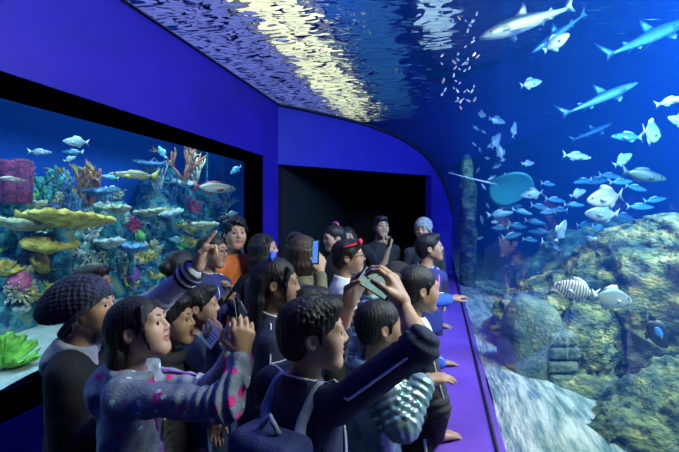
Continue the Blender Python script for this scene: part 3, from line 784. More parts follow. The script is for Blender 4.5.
def fin(outline, th, name, m, parent):
    """flat fin with a thick root and thin edge; outline in x, z (or mapped by a function to 3d)"""
    n = len(outline); c = np.mean(A(outline), 0); V = [tuple(p) for p in outline]
    V += [(c[0], c[1] + th, c[2]), (c[0], c[1] - th, c[2])]
    F = [(i, (i + 1) % n, n) for i in range(n)] + [((i + 1) % n, i, n + 1) for i in range(n)]
    return link(name, mesh_np(name, V, F), m, parent)
PROTO = {}
def fish_proto(kind, mb_, mf, tailm=None):
    key = (kind, mb_.name, mf.name)
    if key in PROTO: return PROTO[key]
    dep, wid = {'round': (.235, .075), 'bream': (.20, .07), 'slim': (.125, .06), 'bat': (.33, .06), 'eel': (.08, .06), 'small': (.18, .07)}[kind]
    P = []
    for x in (-.36, -.32, -.24, -.14, -.02, .10, .22, .32, .40, .46, .495):
        q = (x + .36) / .86; hgt = dep * max(.16, (math.sin(PI * min(1, q * .98) ** .82)) ** .75 if q < 1 else .1)
        if x > .49: hgt = dep * .08
        P.append((x, hgt, hgt * .92, max(.008, wid * (math.sin(PI * q ** .75)) ** .7 if q < 1 else .008)))
    o = link('fish', loft(P), mb_)
    tm = tailm or mf; t = .15 if kind != 'bat' else .2
    fin([(-.34, 0, .035), (-.42, 0, .09), (-.52, 0, t + .03), (-.47, 0, .05), (-.45, 0, 0), (-.47, 0, -.05), (-.52, 0, -t - .02), (-.42, 0, -.09), (-.34, 0, -.035)], .010, 'tail_fin', tm, o)
    d = dep
    fin([(.16, 0, d * .82), (.08, 0, d * 1.35), (-.06, 0, d * 1.30), (-.20, 0, d * 1.0), (-.28, 0, d * .55), (-.2, 0, d * .5), (0, 0, d * .8)], .008, 'dorsal_fin', mf, o)
    fin([(-.04, 0, -d * .85), (-.10, 0, -d * 1.3), (-.22, 0, -d * 1.0), (-.28, 0, -d * .5), (-.16, 0, -d * .5)], .008, 'anal_fin', mf, o)
    for s in (1, -1):
        fin([(.20, s * wid * .9, -.02), (.10, s * (wid + .03), .01), (.03, s * (wid + .05), -.05), (.08, s * (wid + .035), -.09), (.18, s * wid, -.06)], .004, 'pectoral_fin', mf, o)
        MB().sphere((.37, s * wid * .62, dep * .22), (.022, .012, .022), n=8, m=5).build('eye', m_eye, o)
    PROTO[key] = o; o['fresh'] = 1
    return o
def copy_tree(o):
    c = o.copy(); COL.objects.link(c)
    for ch in o.children:
        d = ch.copy(); COL.objects.link(d); d.parent = c
    return c
def orient(o, p, L, fwd, roll=0.0):
    f = Vector(fwd).normalized(); up = Vector((0, 0, 1)); r = f.cross(up).normalized(); u = r.cross(f)
    M = Matrix(((f.x, -r.x, u.x), (f.y, -r.y, u.y), (f.z, -r.z, u.z))).to_4x4() @ Matrix.Rotation(roll, 4, 'X')
    o.matrix_world = Matrix.Translation(p) @ M @ Matrix.Diagonal((L, L, L, 1)); return o
def fish(x, y, t, Lpx, side, tilt, kind, mb_, mf, lab, group=None, turn=0.0, cat='fish', tailm=None, bare=False, p=None):
    pr = fish_proto(kind, mb_, mf, tailm)
    if pr.get('fresh'): del pr['fresh']; o = pr
    elif bare:
        o = pr.copy(); COL.objects.link(o)
        for ch in pr.children:
            if Lpx > 9 and ch.name.split('.')[0] in ('tail_fin', 'dorsal_fin'): d = ch.copy(); COL.objects.link(d); d.parent = o
    else: o = copy_tree(pr)
    a = math.radians(tilt); b = math.radians(turn); s = 1 if side == 'R' else -1
    fwd = RT * (s * math.cos(a) * math.cos(b)) + Vector((0, 0, math.sin(a))) + FW * (math.cos(a) * math.sin(b))
    p = at(x, y, t) if p is None else p
    orient(o, p, Lpx * t / FPX / max(.35, math.cos(b)), fwd)
    for k in ('label', 'category', 'group'):
        if k in o: del o[k]
    return tag(o, lab, cat, group)
# --- reef tank
def lf(x, y, X, L, side, tilt, kind, m, mf, lab, **k):
    t = FW.dot(at_x(x, y, X) - CAM); return fish(x, y, t, L, side, tilt, kind, m, mf, lab, 'fishes in the reef tank', turn=k.pop('turn', 20 if side == 'R' else -20), **k)
lf(76, 142, -3.2, 22, 'L', 2, 'bream', f_sil, m_fin, 'silver fish alone in the open blue water at the top of the reef tank')
lf(40, 152, -3.5, 20, 'R', 0, 'slim', f_grey, m_fin, 'grey slim fish high above the red tube sponge')
lf(73, 152, -3.6, 18, 'L', 0, 'slim', f_teal, m_fin, 'dim teal fish just under the silver one')
lf(70, 159, -3.2, 11, 'R', 25, 'bream', f_sil, m_fin, 'tiny white fish above the yellow staghorn coral')
lf(134, 175, -3.0, 44, 'L', 2, 'eel', f_spot, m_finy, 'long spotted fish with a broad yellow tail', tailm=m_finy)
lf(113, 189, -3.2, 13, 'R', -5, 'bream', f_teal, m_fin, 'small blue fish under the nose of the spotted fish')
lf(110, 177, -3.4, 16, 'L', 10, 'slim', f_cyan, m_finy, 'bright little cyan fish behind the spotted one')
lf(215, 188, -3.0, 40, 'R', -3, 'slim', f_brn, m_finr, 'big brown grouper at the far end of the reef tank', tailm=m_finr)
lf(236, 170, -3.0, 13, 'L', -35, 'bream', f_cyan, m_fin, 'cyan fish by the right edge of the reef glass')
lf(10, 179, -2.9, 26, 'R', -6, 'eel', f_brn, m_fin, 'brown mottled fish in front of the red tube sponge')
lf(46, 208, -3.1, 11, 'R', -30, 'bream', f_blk, m_findk, 'small black fish above the long yellow plate coral')
lf(162, 152, -3.5, 13, 'L', 60, 'bream', f_cyan, m_fin, 'pale blue fish nosing up over the blue plate coral')
lf(232, 214, -3.1, 12, 'R', 10, 'bream', f_grey, m_finy, 'grey fish low at the right end of the reef tank')
lf(100, 205, -3.0, 12, 'L', 5, 'bream', f_sil, m_fin, 'white fish hovering right of the staghorn corals')
lf(176, 240, -3.0, 13, 'L', 10, 'bream', f_teal, m_finy, 'teal fish between the yellow leaf sponges')
lf(118, 200, -3.3, 12, 'R', 5, 'slim', f_blk, m_findk, 'dark slim fish over the thick cream table coral')
# --- big tank, the fishes that can be told apart
BG = 'fishes in the big tank'
for a in (
    (556, 42.5, 3.6, 28, 'R', 32, 'round', f_sil, m_fin, 'plump silver fish under the belly of the big shark', -15),
    (531, 83.5, 4.6, 24, 'R', 14, 'bream', f_sil, m_fin, 'silver fish alone in the open water below the shark head', 10),
    (577, 156.5, 4.3, 32, 'R', -4, 'slim', f_sil, m_fin, 'slim silver fish level with the top of the ray tail', 10),
    (623, 160, 4.2, 25, 'R', 30, 'bream', f_sil, m_fin, 'silver fish rising above the dark green fish', 15),
    (644, 175.5, 3.2, 50, 'R', -8, 'slim', f_dark, m_findk, 'large dark green fish with a darker back above the rock crest', 8),
    (652, 133, 3.6, 30, 'R', -2, 'bat', f_grey, m_fin, 'tall round greenish-silver batfish at the right', 30),
    (627, 137, 4.2, 36, 'L', 0, 'slim', f_teal, m_fin, 'teal long fish right behind the batfish', -10),
    (605, 198, 3.3, 42, 'L', -8, 'round', f_sil, m_fin, 'large pale round fish, upper of the pair above the rock', -12),
    (602, 214, 3.5, 38, 'L', 2, 'bream', f_sil, m_fin, 'large pale fish, lower of the pair above the rock', -8),
    (612, 298.5, 2.35, 44, 'R', -8, 'round', f_sil, m_fin, 'big white fish in front of the rock face', 6),
    (656, 333, 2.2, 42, 'R', -48, 'round', f_blk, m_findk, 'black fish with a bright blue flank diving along the rock', 12),
    (671, 101, 3.6, 30, 'R', 14, 'slim', f_sil, m_fin, 'silver fish cut by the right edge below the middle shark', -10),
    (678, 121, 3.6, 22, 'L', 20, 'round', f_grey, m_fin, 'grey fish half out of view right of the batfish', 0),
    (532, 194, 4.8, 21, 'L', -8, 'round', f_sil, m_fin, 'plump silver fish under the ray body', 10),
    (578, 193.5, 4.4, 19, 'R', 20, 'bream', f_sil, m_fin, 'small silver fish left of the pale pair', 10),
    (528, 163.5, 5.4, 14, 'R', 5, 'bream', f_sil, m_fin, 'small silver fish just above the ray', 10),
    (497, 120.5, 6.2, 18, 'R', -12, 'bream', f_sil, m_fin, 'silver fish leaning down in the loose file near the tunnel bend', 10),
    (482, 114.5, 6.6, 11, 'R', 0, 'round', f_sil, m_fin, 'tiny round silver fish leading the loose file', 40),
    (514, 130, 6.0, 16, 'R', 80, 'bream', f_sil, m_fin, 'silver fish standing on its tail left of the lone swimmer', 20),
    (496, 141, 6.2, 18, 'R', 55, 'round', f_sil, m_fin, 'white fish nosing upward in the middle of the loose file', 20),
    (500, 152, 6.2, 17, 'L', 75, 'bream', f_sil, m_fin, 'white fish hanging head up below its neighbour in the file', 20),
    (561, 231, 3.9, 24, 'R', 60, 'round', f_grey, m_fin, 'grey-silver fish tipped upward in front of the far rock', 20),
    (551, 246, 4.0, 26, 'R', -20, 'slim', f_teal, m_fin, 'teal fish diving to the rock beside the tipped grey one', 20),
    (593, 241, 3.5, 14, 'L', 40, 'round', f_grey, m_fin, 'small grey fish close to the left shoulder of the rock', 20)):
    fish(*a[:10], BG, a[10])
f_str = mat('fish_striped', (.78, .80, .78), (.10, .14, .16), scale=5, rough=.4, kind='wave', lo=.55, hi=.7)
fish(575, 290, 2.75, 40, 'L', 12, 'round', f_str, m_fin, 'white fish with fine dark stripes left of the big white fish', BG, 18)
# blue flank on the black fish
for o in COL.objects:
    if o.get('label', '').startswith('black fish with a bright blue'):
        for s in (1, -1):
            MB().sphere((-.02, s * .064, .02), (.16, .022, .10), n=12, m=7).build('blue_patch', m_blue, o)['label'] = 'bright blue patch on the flank'
# dim teal fish further off, in a loose school round the ray
g = random.Random(5)
for (x, y, L) in ((505,186,26),(518,190,18),(512,206,24),(500,214,26),(522,212,20),(540,207,22),(548,212,20),(535,222,20),(518,226,22),(500,228,20),(512,236,24),(548,184,18),(555,200,22),(560,210,20),(574,205,20),(583,181,22),(597,181,30),(610,176,24),(621,182,26),(585,225,22),(575,236,22),(600,228,20),(625,217,28),(640,207,26),(655,200,24),(530,240,18),(540,232,20),(636,188,24)):
    fish(x, y, g.uniform(4.6, 6.6), L, g.choice('RRL'), g.uniform(-14, 10), 'slim', f_teal, m_fin, 'dim teal fish of the loose school drifting between ray and rock', 'teal fishes between ray and rock', g.uniform(-25, 25), bare=True)
# small pale fish hanging in the water near the tunnel bend
for (x, y, L) in ((476,128,7),(484,132,6),(489,146,6),(497,166,9),(503,160,7),(487,158,6),(480,150,5),(492,178,8),(484,187,7),(506,176,6),(478,170,6),(496,196,7),(488,206,6),(482,220,8),(494,222,7),(508,198,6),(474,196,6),(480,238,7),(500,240,6),(474,144,5)):
    fish(x, y, g.uniform(6.2, 7.6), L * 1.25, g.choice('RL'), g.uniform(-70, 80), 'small', f_sil, m_fin, 'tiny pale fish hanging in the blue water near the tunnel bend', 'tiny pale fish by the tunnel bend', g.uniform(-30, 30), bare=True)
# glittering school under the surface
for i in range(58):
    v = g.random(); x = 436 + 48 * v + g.gauss(0, 9); x = max(442, min(488, 474 - 34 * abs(g.gauss(0, .55)) + g.gauss(0, 4))); y = g.uniform(4, 112); t = g.uniform(4.2, 5.1)
    q = at(x, y, t)
    if q.z > 3.75: t = 1.95 / ((HY - y) / FPX) ; q = at(x, y, t)
    fish(x, y, t, g.uniform(3.5, 7), g.choice('RRL'), g.uniform(35, 75), 'small', g.choice((f_ora, f_ora, f_sil)), m_fin, 'small glittering fish of the tight school under the water surface', 'glittering school above the tunnel', g.uniform(-30, 30), bare=True)
# --- sharks and the ray
def shark(x, y, t, Lpx, side, tilt, m, lab, turn=0.0, slim=1.0):
    P = [(-.40, .016, .016, .012), (-.30, .028, .026, .022), (-.15, .052, .050, .042), (0, .078, .070, .060), (.15, .088, .076, .070), (.28, .078, .070, .068), (.38, .058, .050, .056), (.45, .036, .028, .040), (.495, .010, .008, .014)]
    P = [(a, b * slim, c * slim, d * slim) for a, b, c, d in P]
    o = link('shark', loft(P, 14), m)
    fin([(-.37, 0, .01), (-.44, 0, .06), (-.55, 0, .15), (-.52, 0, .08), (-.46, 0, .005), (-.49, 0, -.05), (-.44, 0, -.03), (-.38, 0, -.015)], .010, 'tail_fin', m, o)
    fin([(.12, 0, .075 * slim), (.04, 0, .13), (-.02, 0, .185), (-.03, 0, .14), (-.015, 0, .065 * slim)], .012, 'dorsal_fin', m, o)
    fin([(-.20, 0, .03), (-.25, 0, .055), (-.28, 0, .06), (-.27, 0, .02)], .006, 'rear_dorsal_fin', m, o)
    for s in (1, -1):
        fin([(.24, s * .055 * slim, -.035), (.14, s * .14, -.07), (.04, s * .20, -.10), (.05, s * .14, -.08), (.12, s * .055 * slim, -.04)], .010, 'pectoral_fin', m, o)
        fin([(-.12, s * .035, -.03), (-.17, s * .07, -.055), (-.20, s * .07, -.06), (-.19, s * .03, -.03)], .006, 'pelvic_fin', m, o)
        MB().sphere((.40, s * .048 * slim, .014), (.010, .006, .010), n=8, m=5).build('eye', m_eye, o)
        mb = MB()
        for k in range(4): mb.tube([(.24 + .018 * k, s * .070 * slim, .02), (.235 + .018 * k, s * .0715 * slim, -.01), (.24 + .018 * k, s * .066 * slim, -.03)], .0025, 5)
        mb.build('gill_slits', m_findk, o)
    a = math.radians(tilt); b = math.radians(turn); s = 1 if side == 'R' else -1
    orient(o, at(x, y, t), Lpx * t / FPX, RT * (s * math.cos(a) * math.cos(b)) + Vector((0, 0, math.sin(a))) + FW * math.cos(a) * math.sin(b)); return tag(o, lab, 'shark', 'sharks in the big tank')
shark(528, 22, 3.4, 112, 'L', -21, f_shark, 'big grey shark with a white belly passing under the surface', -10, .95)
shark(648, 38, 4.4, 112, 'R', 24, f_shk2, 'blue-grey shark leaving at the upper right edge', 12, .72)
shark(600, 99, 4.3, 92, 'R', 23, f_shk2, 'slender blue-grey shark rising in the middle of the tank', 8, .62)
shark(559, 33, 4.9, 66, 'L', -36, f_shk2, 'dim slender shark behind the plump silver fish', 5, .75)
shark(592, 132, 6.0, 50, 'R', 22, f_shk2, 'faint small shark far off above the slim silver fish', 10, .6)
def ray_fish(x, y, t, Lpx):
    nu, nv = 22, 12; V = []; F = []
    for s in (1, -1):
        for i in range(nu):
            u = i / (nu - 1)
            for j in range(nv):
                v = j / (nv - 1) * 2 - 1
                hw = .36 * math.sin(PI * u ** .8) ** .8 + .004
                V.append((-.34 + .80 * u - .10 * abs(v) ** 1.5, v * hw, s * (.055 * (1 - v * v) * math.sin(PI * u) ** .7 + .003) - .10 * v * v * math.sin(PI * u)))
    for s in (0, 1):
        b = s * nu * nv
        for i in range(nu - 1):
            for j in range(nv - 1):
                f = (b+i*nv+j, b+(i+1)*nv+j, b+(i+1)*nv+j+1, b+i*nv+j+1); F.append(f if s == 0 else f[::-1])
    e = nu * nv
    for i in range(nu - 1):
        F.append((i*nv, e+i*nv, e+(i+1)*nv, (i+1)*nv)); F.append((i*nv+nv-1, (i+1)*nv+nv-1, e+(i+1)*nv+nv-1, e+i*nv+nv-1))
    o = link('ray', mesh_np('ray', V, F), f_ray)
    MB().tube([(-.32, 0, 0), (-.6, .0, .02), (-.9, .0, .06), (-1.15, .0, .10)], [.022, .015, .009, .004], 8).build('tail', m_fin, o)
    for s in (1, -1): MB().sphere((.28, s * .09, .05), .018, n=8, m=5).build('eye', m_eye, o)
    f = RT * .93 + Vector((0, 0, -.12)) + FW * .25; f.normalize()
    side = RT * -.45 + Vector((0, 0, -.62)) + FW * .55; side = (side - f * side.dot(f)).normalized(); up = f.cross(side)
    M = Matrix(((f.x, side.x, up.x), (f.y, side.y, up.y), (f.z, side.z, up.z))).to_4x4(); L = Lpx * t / FPX
    o.matrix_world = Matrix.Translation(at(x, y, t)) @ M @ Matrix.Diagonal((L, L, L, 1))
    return tag(o, 'teal ray gliding with its long thin tail trailing left', 'ray')
ray_fish(514, 187, 5.2, 62)
# ------------------------------------------------------------------ rocks and sand of the big tank
m_rock = mat('tank_rock', (.010, .055, .050), (.24, .31, .11), scale=6.5, rough=.92, bump=1.0, bdist=.06, bscale=34, c3=(.74, .64, .22), detail=9, stretch=(1, 1, 1.7), lo=.38, hi=.56)  # yellow patches also paint crest highlights, dark teal the shaded crevices
m_rockb = mat('tank_rock_green', (.012, .06, .055), (.12, .24, .15), scale=8, rough=.92, bump=1.0, bdist=.06, bscale=30, c3=(.36, .40, .24), detail=9, stretch=(1, 1, 1.6), lo=.38, hi=.58)
m_sand = mat('tank_sand', (.13, .24, .23), (.60, .66, .58), scale=6, rough=.9, bump=1.0, bscale=16, bdist=.05, stretch=(2.6, .7, 1), detail=7, lo=.38, hi=.60)  # stretched streaks paint caustic light into the sand colour
nz2 = fbm(31, 2.2, 3)
o = heightfield('tank_sand', GLX + .03, TX1 - .02, Y0 + .02, Y1 + 1.97, 120, 220, lambda X, Y: .70 - .22 * np.clip((X - .4) * 1.2, 0, 1) + .03 * nz2(X, Y, X * 0), m_sand)
tag(o, 'pale sand with painted light streaks sloping down from the big pane', 'sand', kind='stuff')
def pblob(name, spec, m, h, seed, amp, freq, lab, ridged=True, sy=1.0):
    parts = [(A(at(x, y, t)), A((r, r * sy, r))) for x, y, t, r in spec]
    o = blob(name, parts, m, h, seed=seed, amp=amp, freq=freq, ridged=ridged, fine=.020, cuts=[((0, 0, .42), (0, 0, -1)), ((GLX + .05, 0, 0), (-1, 0, 0))]); return tag(o, lab, 'rock', 'rocks in the big tank')
pblob('rock', [(640, 305, 3.5, .60), (690, 300, 3.3, .64), (606, 312, 3.6, .50), (572, 322, 3.7, .42), (650, 370, 3.4, .62), (600, 390, 3.5, .52), (720, 380, 3.2, .7), (545, 332, 3.9, .34)], m_rock, .017, 91, .075, 6.5, 'huge yellow-green rock with a rough crest filling the right of the tank')
pblob('rock', [(668, 440, 2.5, .36), (640, 470, 2.4, .34), (700, 420, 2.6, .36), (610, 478, 2.5, .30)], m_rock, .018, 92, .05, 9, 'rough ochre boulder low in front at the right edge')
pblob('rock', [(588, 410, 3.0, .27), (600, 455, 2.8, .30), (580, 350, 3.15, .22), (568, 400, 2.95, .17), (578, 440, 2.72, .18), (590, 330, 3.2, .22)], m_rock, .013, 93, .03, 10, 'upright green mossy rock right of the carved stone')
pblob('rock', [(535, 305, 3.65, .22), (518, 312, 3.75, .19), (556, 300, 3.6, .24), (520, 345, 3.6, .24), (548, 330, 3.5, .26), (505, 330, 4.0, .18)], m_rock, .014, 94, .05, 9, 'knobbly ochre rock behind the carved stone')
pblob('rock', [(575, 268, 5.6, .50), (612, 262, 5.8, .55), (545, 285, 5.6, .40), (590, 300, 5.6, .7)], m_rockb, .035, 95, .07, 6, 'far bluish rock rising behind the crest')
p = at(466, 262, 6.6)  # made-up rock standing in for the distorted band of the acrylic joint
o = blob('joint_band_rock', [((p.x + .02, p.y, z), (.13, .22, .34)) for z in (.5, .9, 1.3, 1.7, 2.0)] + [((p.x + .02, p.y, 2.35), (.09, .14, .25))], m_rockb, .018, seed=96, amp=.035, freq=9, ridged=True, cuts=[((GLX + .03, 0, 0), (-1, 0, 0)), ((0, 0, .42), (0, 0, -1))])
tag(o, 'slim rock stand-in for the acrylic joint band at the tunnel bend', 'rock', kind='thing')
# carved stone with stacked block ridges
c = at(532, 362, 3.1); F = Field((c.x - .34, c.y - .34, .40), (c.x + .40, c.y + .34, c.z + .50), .009)
R = frame(FW); ex, ey = A(RT), A(FW)
F.ell(A(c) + ex * -.06 + A((0, 0, .02)), (.17, .19, .44), R, k=.05); F.ell(A(c) + ex * .03 + A((0, 0, .24)), (.17, .17, .19), R, k=.08)
for k in range(6): F.rbox(A(c) + ex * (.13 + .012 * (k % 2)) - ey * .10 + A((0, 0, .20 - .088 * k)), (.10, .09, .040), R, rad=.022, k=.010)
for k in range(3): F.rbox(A(c) + ex * .06 - ey * .17 + A((0, 0, -.12 - .10 * k)), (.13, .05, .042), R, rad=.02, k=.010)
F.cap(A(c) + ex * -.15 - ey * .12 + A((0, 0, .26)), A(c) + ex * -.10 - ey * .16 + A((0, 0, -.36)), .035, .05, k=.04)
fn = fbm(97, 16, 3, True); F.disp(lambda x, y, z: .005 * fn(x, y, z)); F.plane((0, 0, .44), (0, 0, -1))
m_carv = mat('carved_stone', (.05, .13, .10), (.24, .30, .20), scale=9, rough=.9, bump=.8, bscale=40, bdist=.03)
o = link('carved_stone', F.mesh('carved_stone', (c.x, c.y, .44)), m_carv, loc=(c.x, c.y, .44)); tag(o, 'weathered carved stone with stacked block ridges standing on the sand', 'carved stone')
print('fish+reef done', round(time.time() - T0, 1))
# ------------------------------------------------------------------ people
def SKIN(n, c): return mat('skin_' + n, tuple(x * .88 for x in c), c, scale=9, rough=.48, spec=.4)
sk = {'a': SKIN('warm', (.56, .33, .22)), 'b': SKIN('tan', (.44, .25, .16)), 'c': SKIN('brown', (.30, .165, .10)), 'd': SKIN('light', (.64, .42, .31))}
m_lip = mat('lips', (.36, .12, .10), rough=.4); m_mouth = mat('mouth_inside', (.03, .008, .01), rough=.6)
m_white = mat('eye_white', (.72, .70, .68), rough=.15); m_iris = mat('iris', (.012, .007, .004), rough=.08)
def HM(n, c, c2): return mat('hair_' + n, c, c2, scale=60, rough=.5, spec=.35, stretch=(1, 1, .15), bump=.35, bscale=160)
hm = {'black': HM('black', (.003, .003, .005), (.010, .009, .012)), 'brown': HM('brown', (.020, .011, .006), (.05, .028, .016))}
def FB(n, c, c2=None, **k): return mat('fabric_' + n, c, c2 or tuple(x * 1.35 for x in c), scale=k.pop('scale', 25), rough=k.pop('rough', .85), bump=k.pop('bump', .25), bscale=140, sheen=k.pop('sheen', 0), **k)
navy = FB('navy', (.010, .012, .045)); navy2 = FB('bright_navy', (.022, .032, .16)); blk = FB('black', (.006, .006, .008)); dk = FB('charcoal', (.018, .018, .024))
org = FB('orange', (.62, .13, .015), rough=.6); olive = FB('olive', (.13, .12, .07)); grey = FB('grey', (.20, .20, .22)); lgrey = FB('pale_grey', (.40, .40, .45)); white = FB('white', (.66, .68, .72))
mint = FB('mint_white', (.55, .68, .58)); royal = FB('royal_blue', (.03, .10, .52)); pink = FB('pink', (.85, .12, .30), rough=.5); red = FB('red', (.70, .02, .06)); puff = mat('puffer_silver_teal', (.16, .30, .34), (.34, .48, .50), scale=18, rough=.22, metal=.45, bump=.2)
knit = mat('knit_slate', (.020, .024, .05), (.05, .055, .10), scale=30, rough=.95, bump=.8, bscale=70, stretch=(1, 1, .35)); knitg = mat('knit_grey', (.22, .23, .26), (.40, .41, .44), scale=40, rough=.95, bump=.8, bscale=90)
denim = FB('denim', (.03, .05, .12)); purple = FB('purple', (.30, .06, .55), rough=.5); bagblue = FB('bag_blue', (.018, .026, .11)); strapg = FB('strap_grey', (.20, .22, .34))
m_lens = mat('glasses_rim', (.01, .01, .012), rough=.25)
m_phone = mat('phone_body', (.008, .008, .010), rough=.2, coat=.5); m_scr = mat('phone_screen', (.05, .08, .09), (.30, .50, .45), scale=25, rough=.15, emit=(.35, .62, .50), estr=.55); m_scrb = mat('phone_screen_blue', (.05, .1, .3), rough=.15, emit=(.10, .35, .95), estr=.8); m_lensc = mat('phone_lens', (.02, .03, .06), rough=.05); m_case_l = mat('phone_case_pale', (.6, .6, .58), rough=.4)
def hoodie_mat():
    m = FB('hoodie_dots', (.19, .22, .32), (.30, .34, .47)); nt = m.node_tree; N = nt.nodes; L = nt.links; b = N['Principled BSDF']
    src = b.inputs['Base Color'].links[0].from_socket; tc = N['Texture Coordinate']
    for sc, rad, c, seed in ((15, .24, (.85, .03, .32), 0), (19, .17, (.55, .75, .95), 3), (11, .11, (.10, .25, .75), 7)):
        mp = N.new('ShaderNodeMapping'); mp.inputs['Location'].default_value = (seed, seed * .7, 0); L.new(tc.outputs['Object'], mp.inputs[0])
        v = N.new('ShaderNodeTexVoronoi'); v.inputs['Scale'].default_value = sc; L.new(mp.outputs[0], v.inputs['Vector'])
        cmpn = N.new('ShaderNodeMath'); cmpn.operation = 'LESS_THAN'; cmpn.inputs[1].default_value = rad; L.new(v.outputs['Distance'], cmpn.inputs[0])
        mx = N.new('ShaderNodeMix'); mx.data_type = 'RGBA'; L.new(cmpn.outputs[0], mx.inputs[0]); L.new(src, mx.inputs[6]); mx.inputs[7].default_value = (*c, 1); src = mx.outputs[2]
    L.new(src, b.inputs['Base Color']); return m
hoodie = hoodie_mat()
def scr(v):   # (right, away, up) as seen from the photographer, to world
    return A(RT) * v[0] + A(FW) * v[1] + A((0, 0, 1)) * v[2]
def unit(v): v = A(v); return v / (np.linalg.norm(v) + 1e-9)
def ik(s, w, l1, l2, hint):
    d = w - s; L = np.linalg.norm(d)
    if L > (l1 + l2) * .985:
        q = L / ((l1 + l2) * .985); l1 *= q; l2 *= q
    L = max(L, abs(l1 - l2) + .01); u = d / np.linalg.norm(d)
    a = (l1 * l1 - l2 * l2 + L * L) / (2 * L); h = math.sqrt(max(l1 * l1 - a * a, 1e-6))
    p = hint - u * (hint @ u); return s + u * a + unit(p) * h
def hand(F, w, d, n, side, s, curl=(.5, .6, .5), spread=.0, thumb=.6, fingers=None, k=.006):
    """five unequal fingers rooted in the palm; d towards the knuckles, n out of the palm"""
    d = unit(d); n = unit(n - d * (A(n) @ d)); lat = np.cross(d, n) * side
    kn = [w + d * (q * s) + lat * (a * s) for q, a in ((.088, .030), (.092, .010), (.087, -.010), (.078, -.028))]
    for p in kn: F.cap(w + (p - w) * .12, p, .019 * s, .0125 * s, k=.012)
    F.cap(w + d * .02 * s + lat * .012 * s, w + d * .055 * s + lat * .030 * s + n * .008 * s, .018 * s, .015 * s, k=.012)
    tips = []
    for i, (p, Lf) in enumerate(zip(kn, (.074, .082, .075, .060))):
        c = curl if fingers is None or fingers[i] is None else fingers[i]; a = 0; q = p; sp = spread * (1.5 - i)
        r0 = (.0095, .0098, .0092, .0082)[i] * s
        for j, fr in enumerate((.44, .31, .25)):
            a += c[j]; v = unit((d * math.cos(a) + n * math.sin(a)) + lat * sp * (1 if j == 0 else .5)); e = q + v * Lf * fr * s
            F.cap(q, e, r0 * (1 - .08 * j), r0 * (.92 - .10 * j), k=.004); q = e
        tips.append(q)
    b = w + d * .030 * s + lat * .030 * s; v = unit(d * .75 + lat * .75 + n * .25)
    e1 = b + v * .036 * s; v2 = unit(d * 1.0 + lat * (.45 - .6 * thumb) + n * (.15 + .7 * thumb)); e2 = e1 + v2 * .030 * s; v3 = unit(v2 + n * .25 * thumb - lat * .25 * thumb); e3 = e2 + v3 * .024 * s
    F.cap(b, e1, .0145 * s, .0115 * s, k=.008); F.cap(e1, e2, .0112 * s, .0100 * s, k=.004); F.cap(e2, e3, .0100 * s, .0082 * s, k=.003)
    return tips
HAIRN = fbm(7, 60, 2); FOLD = fbm(13, 22, 2, True); FOLD2 = fbm(17, 14, 2)
STAT = []
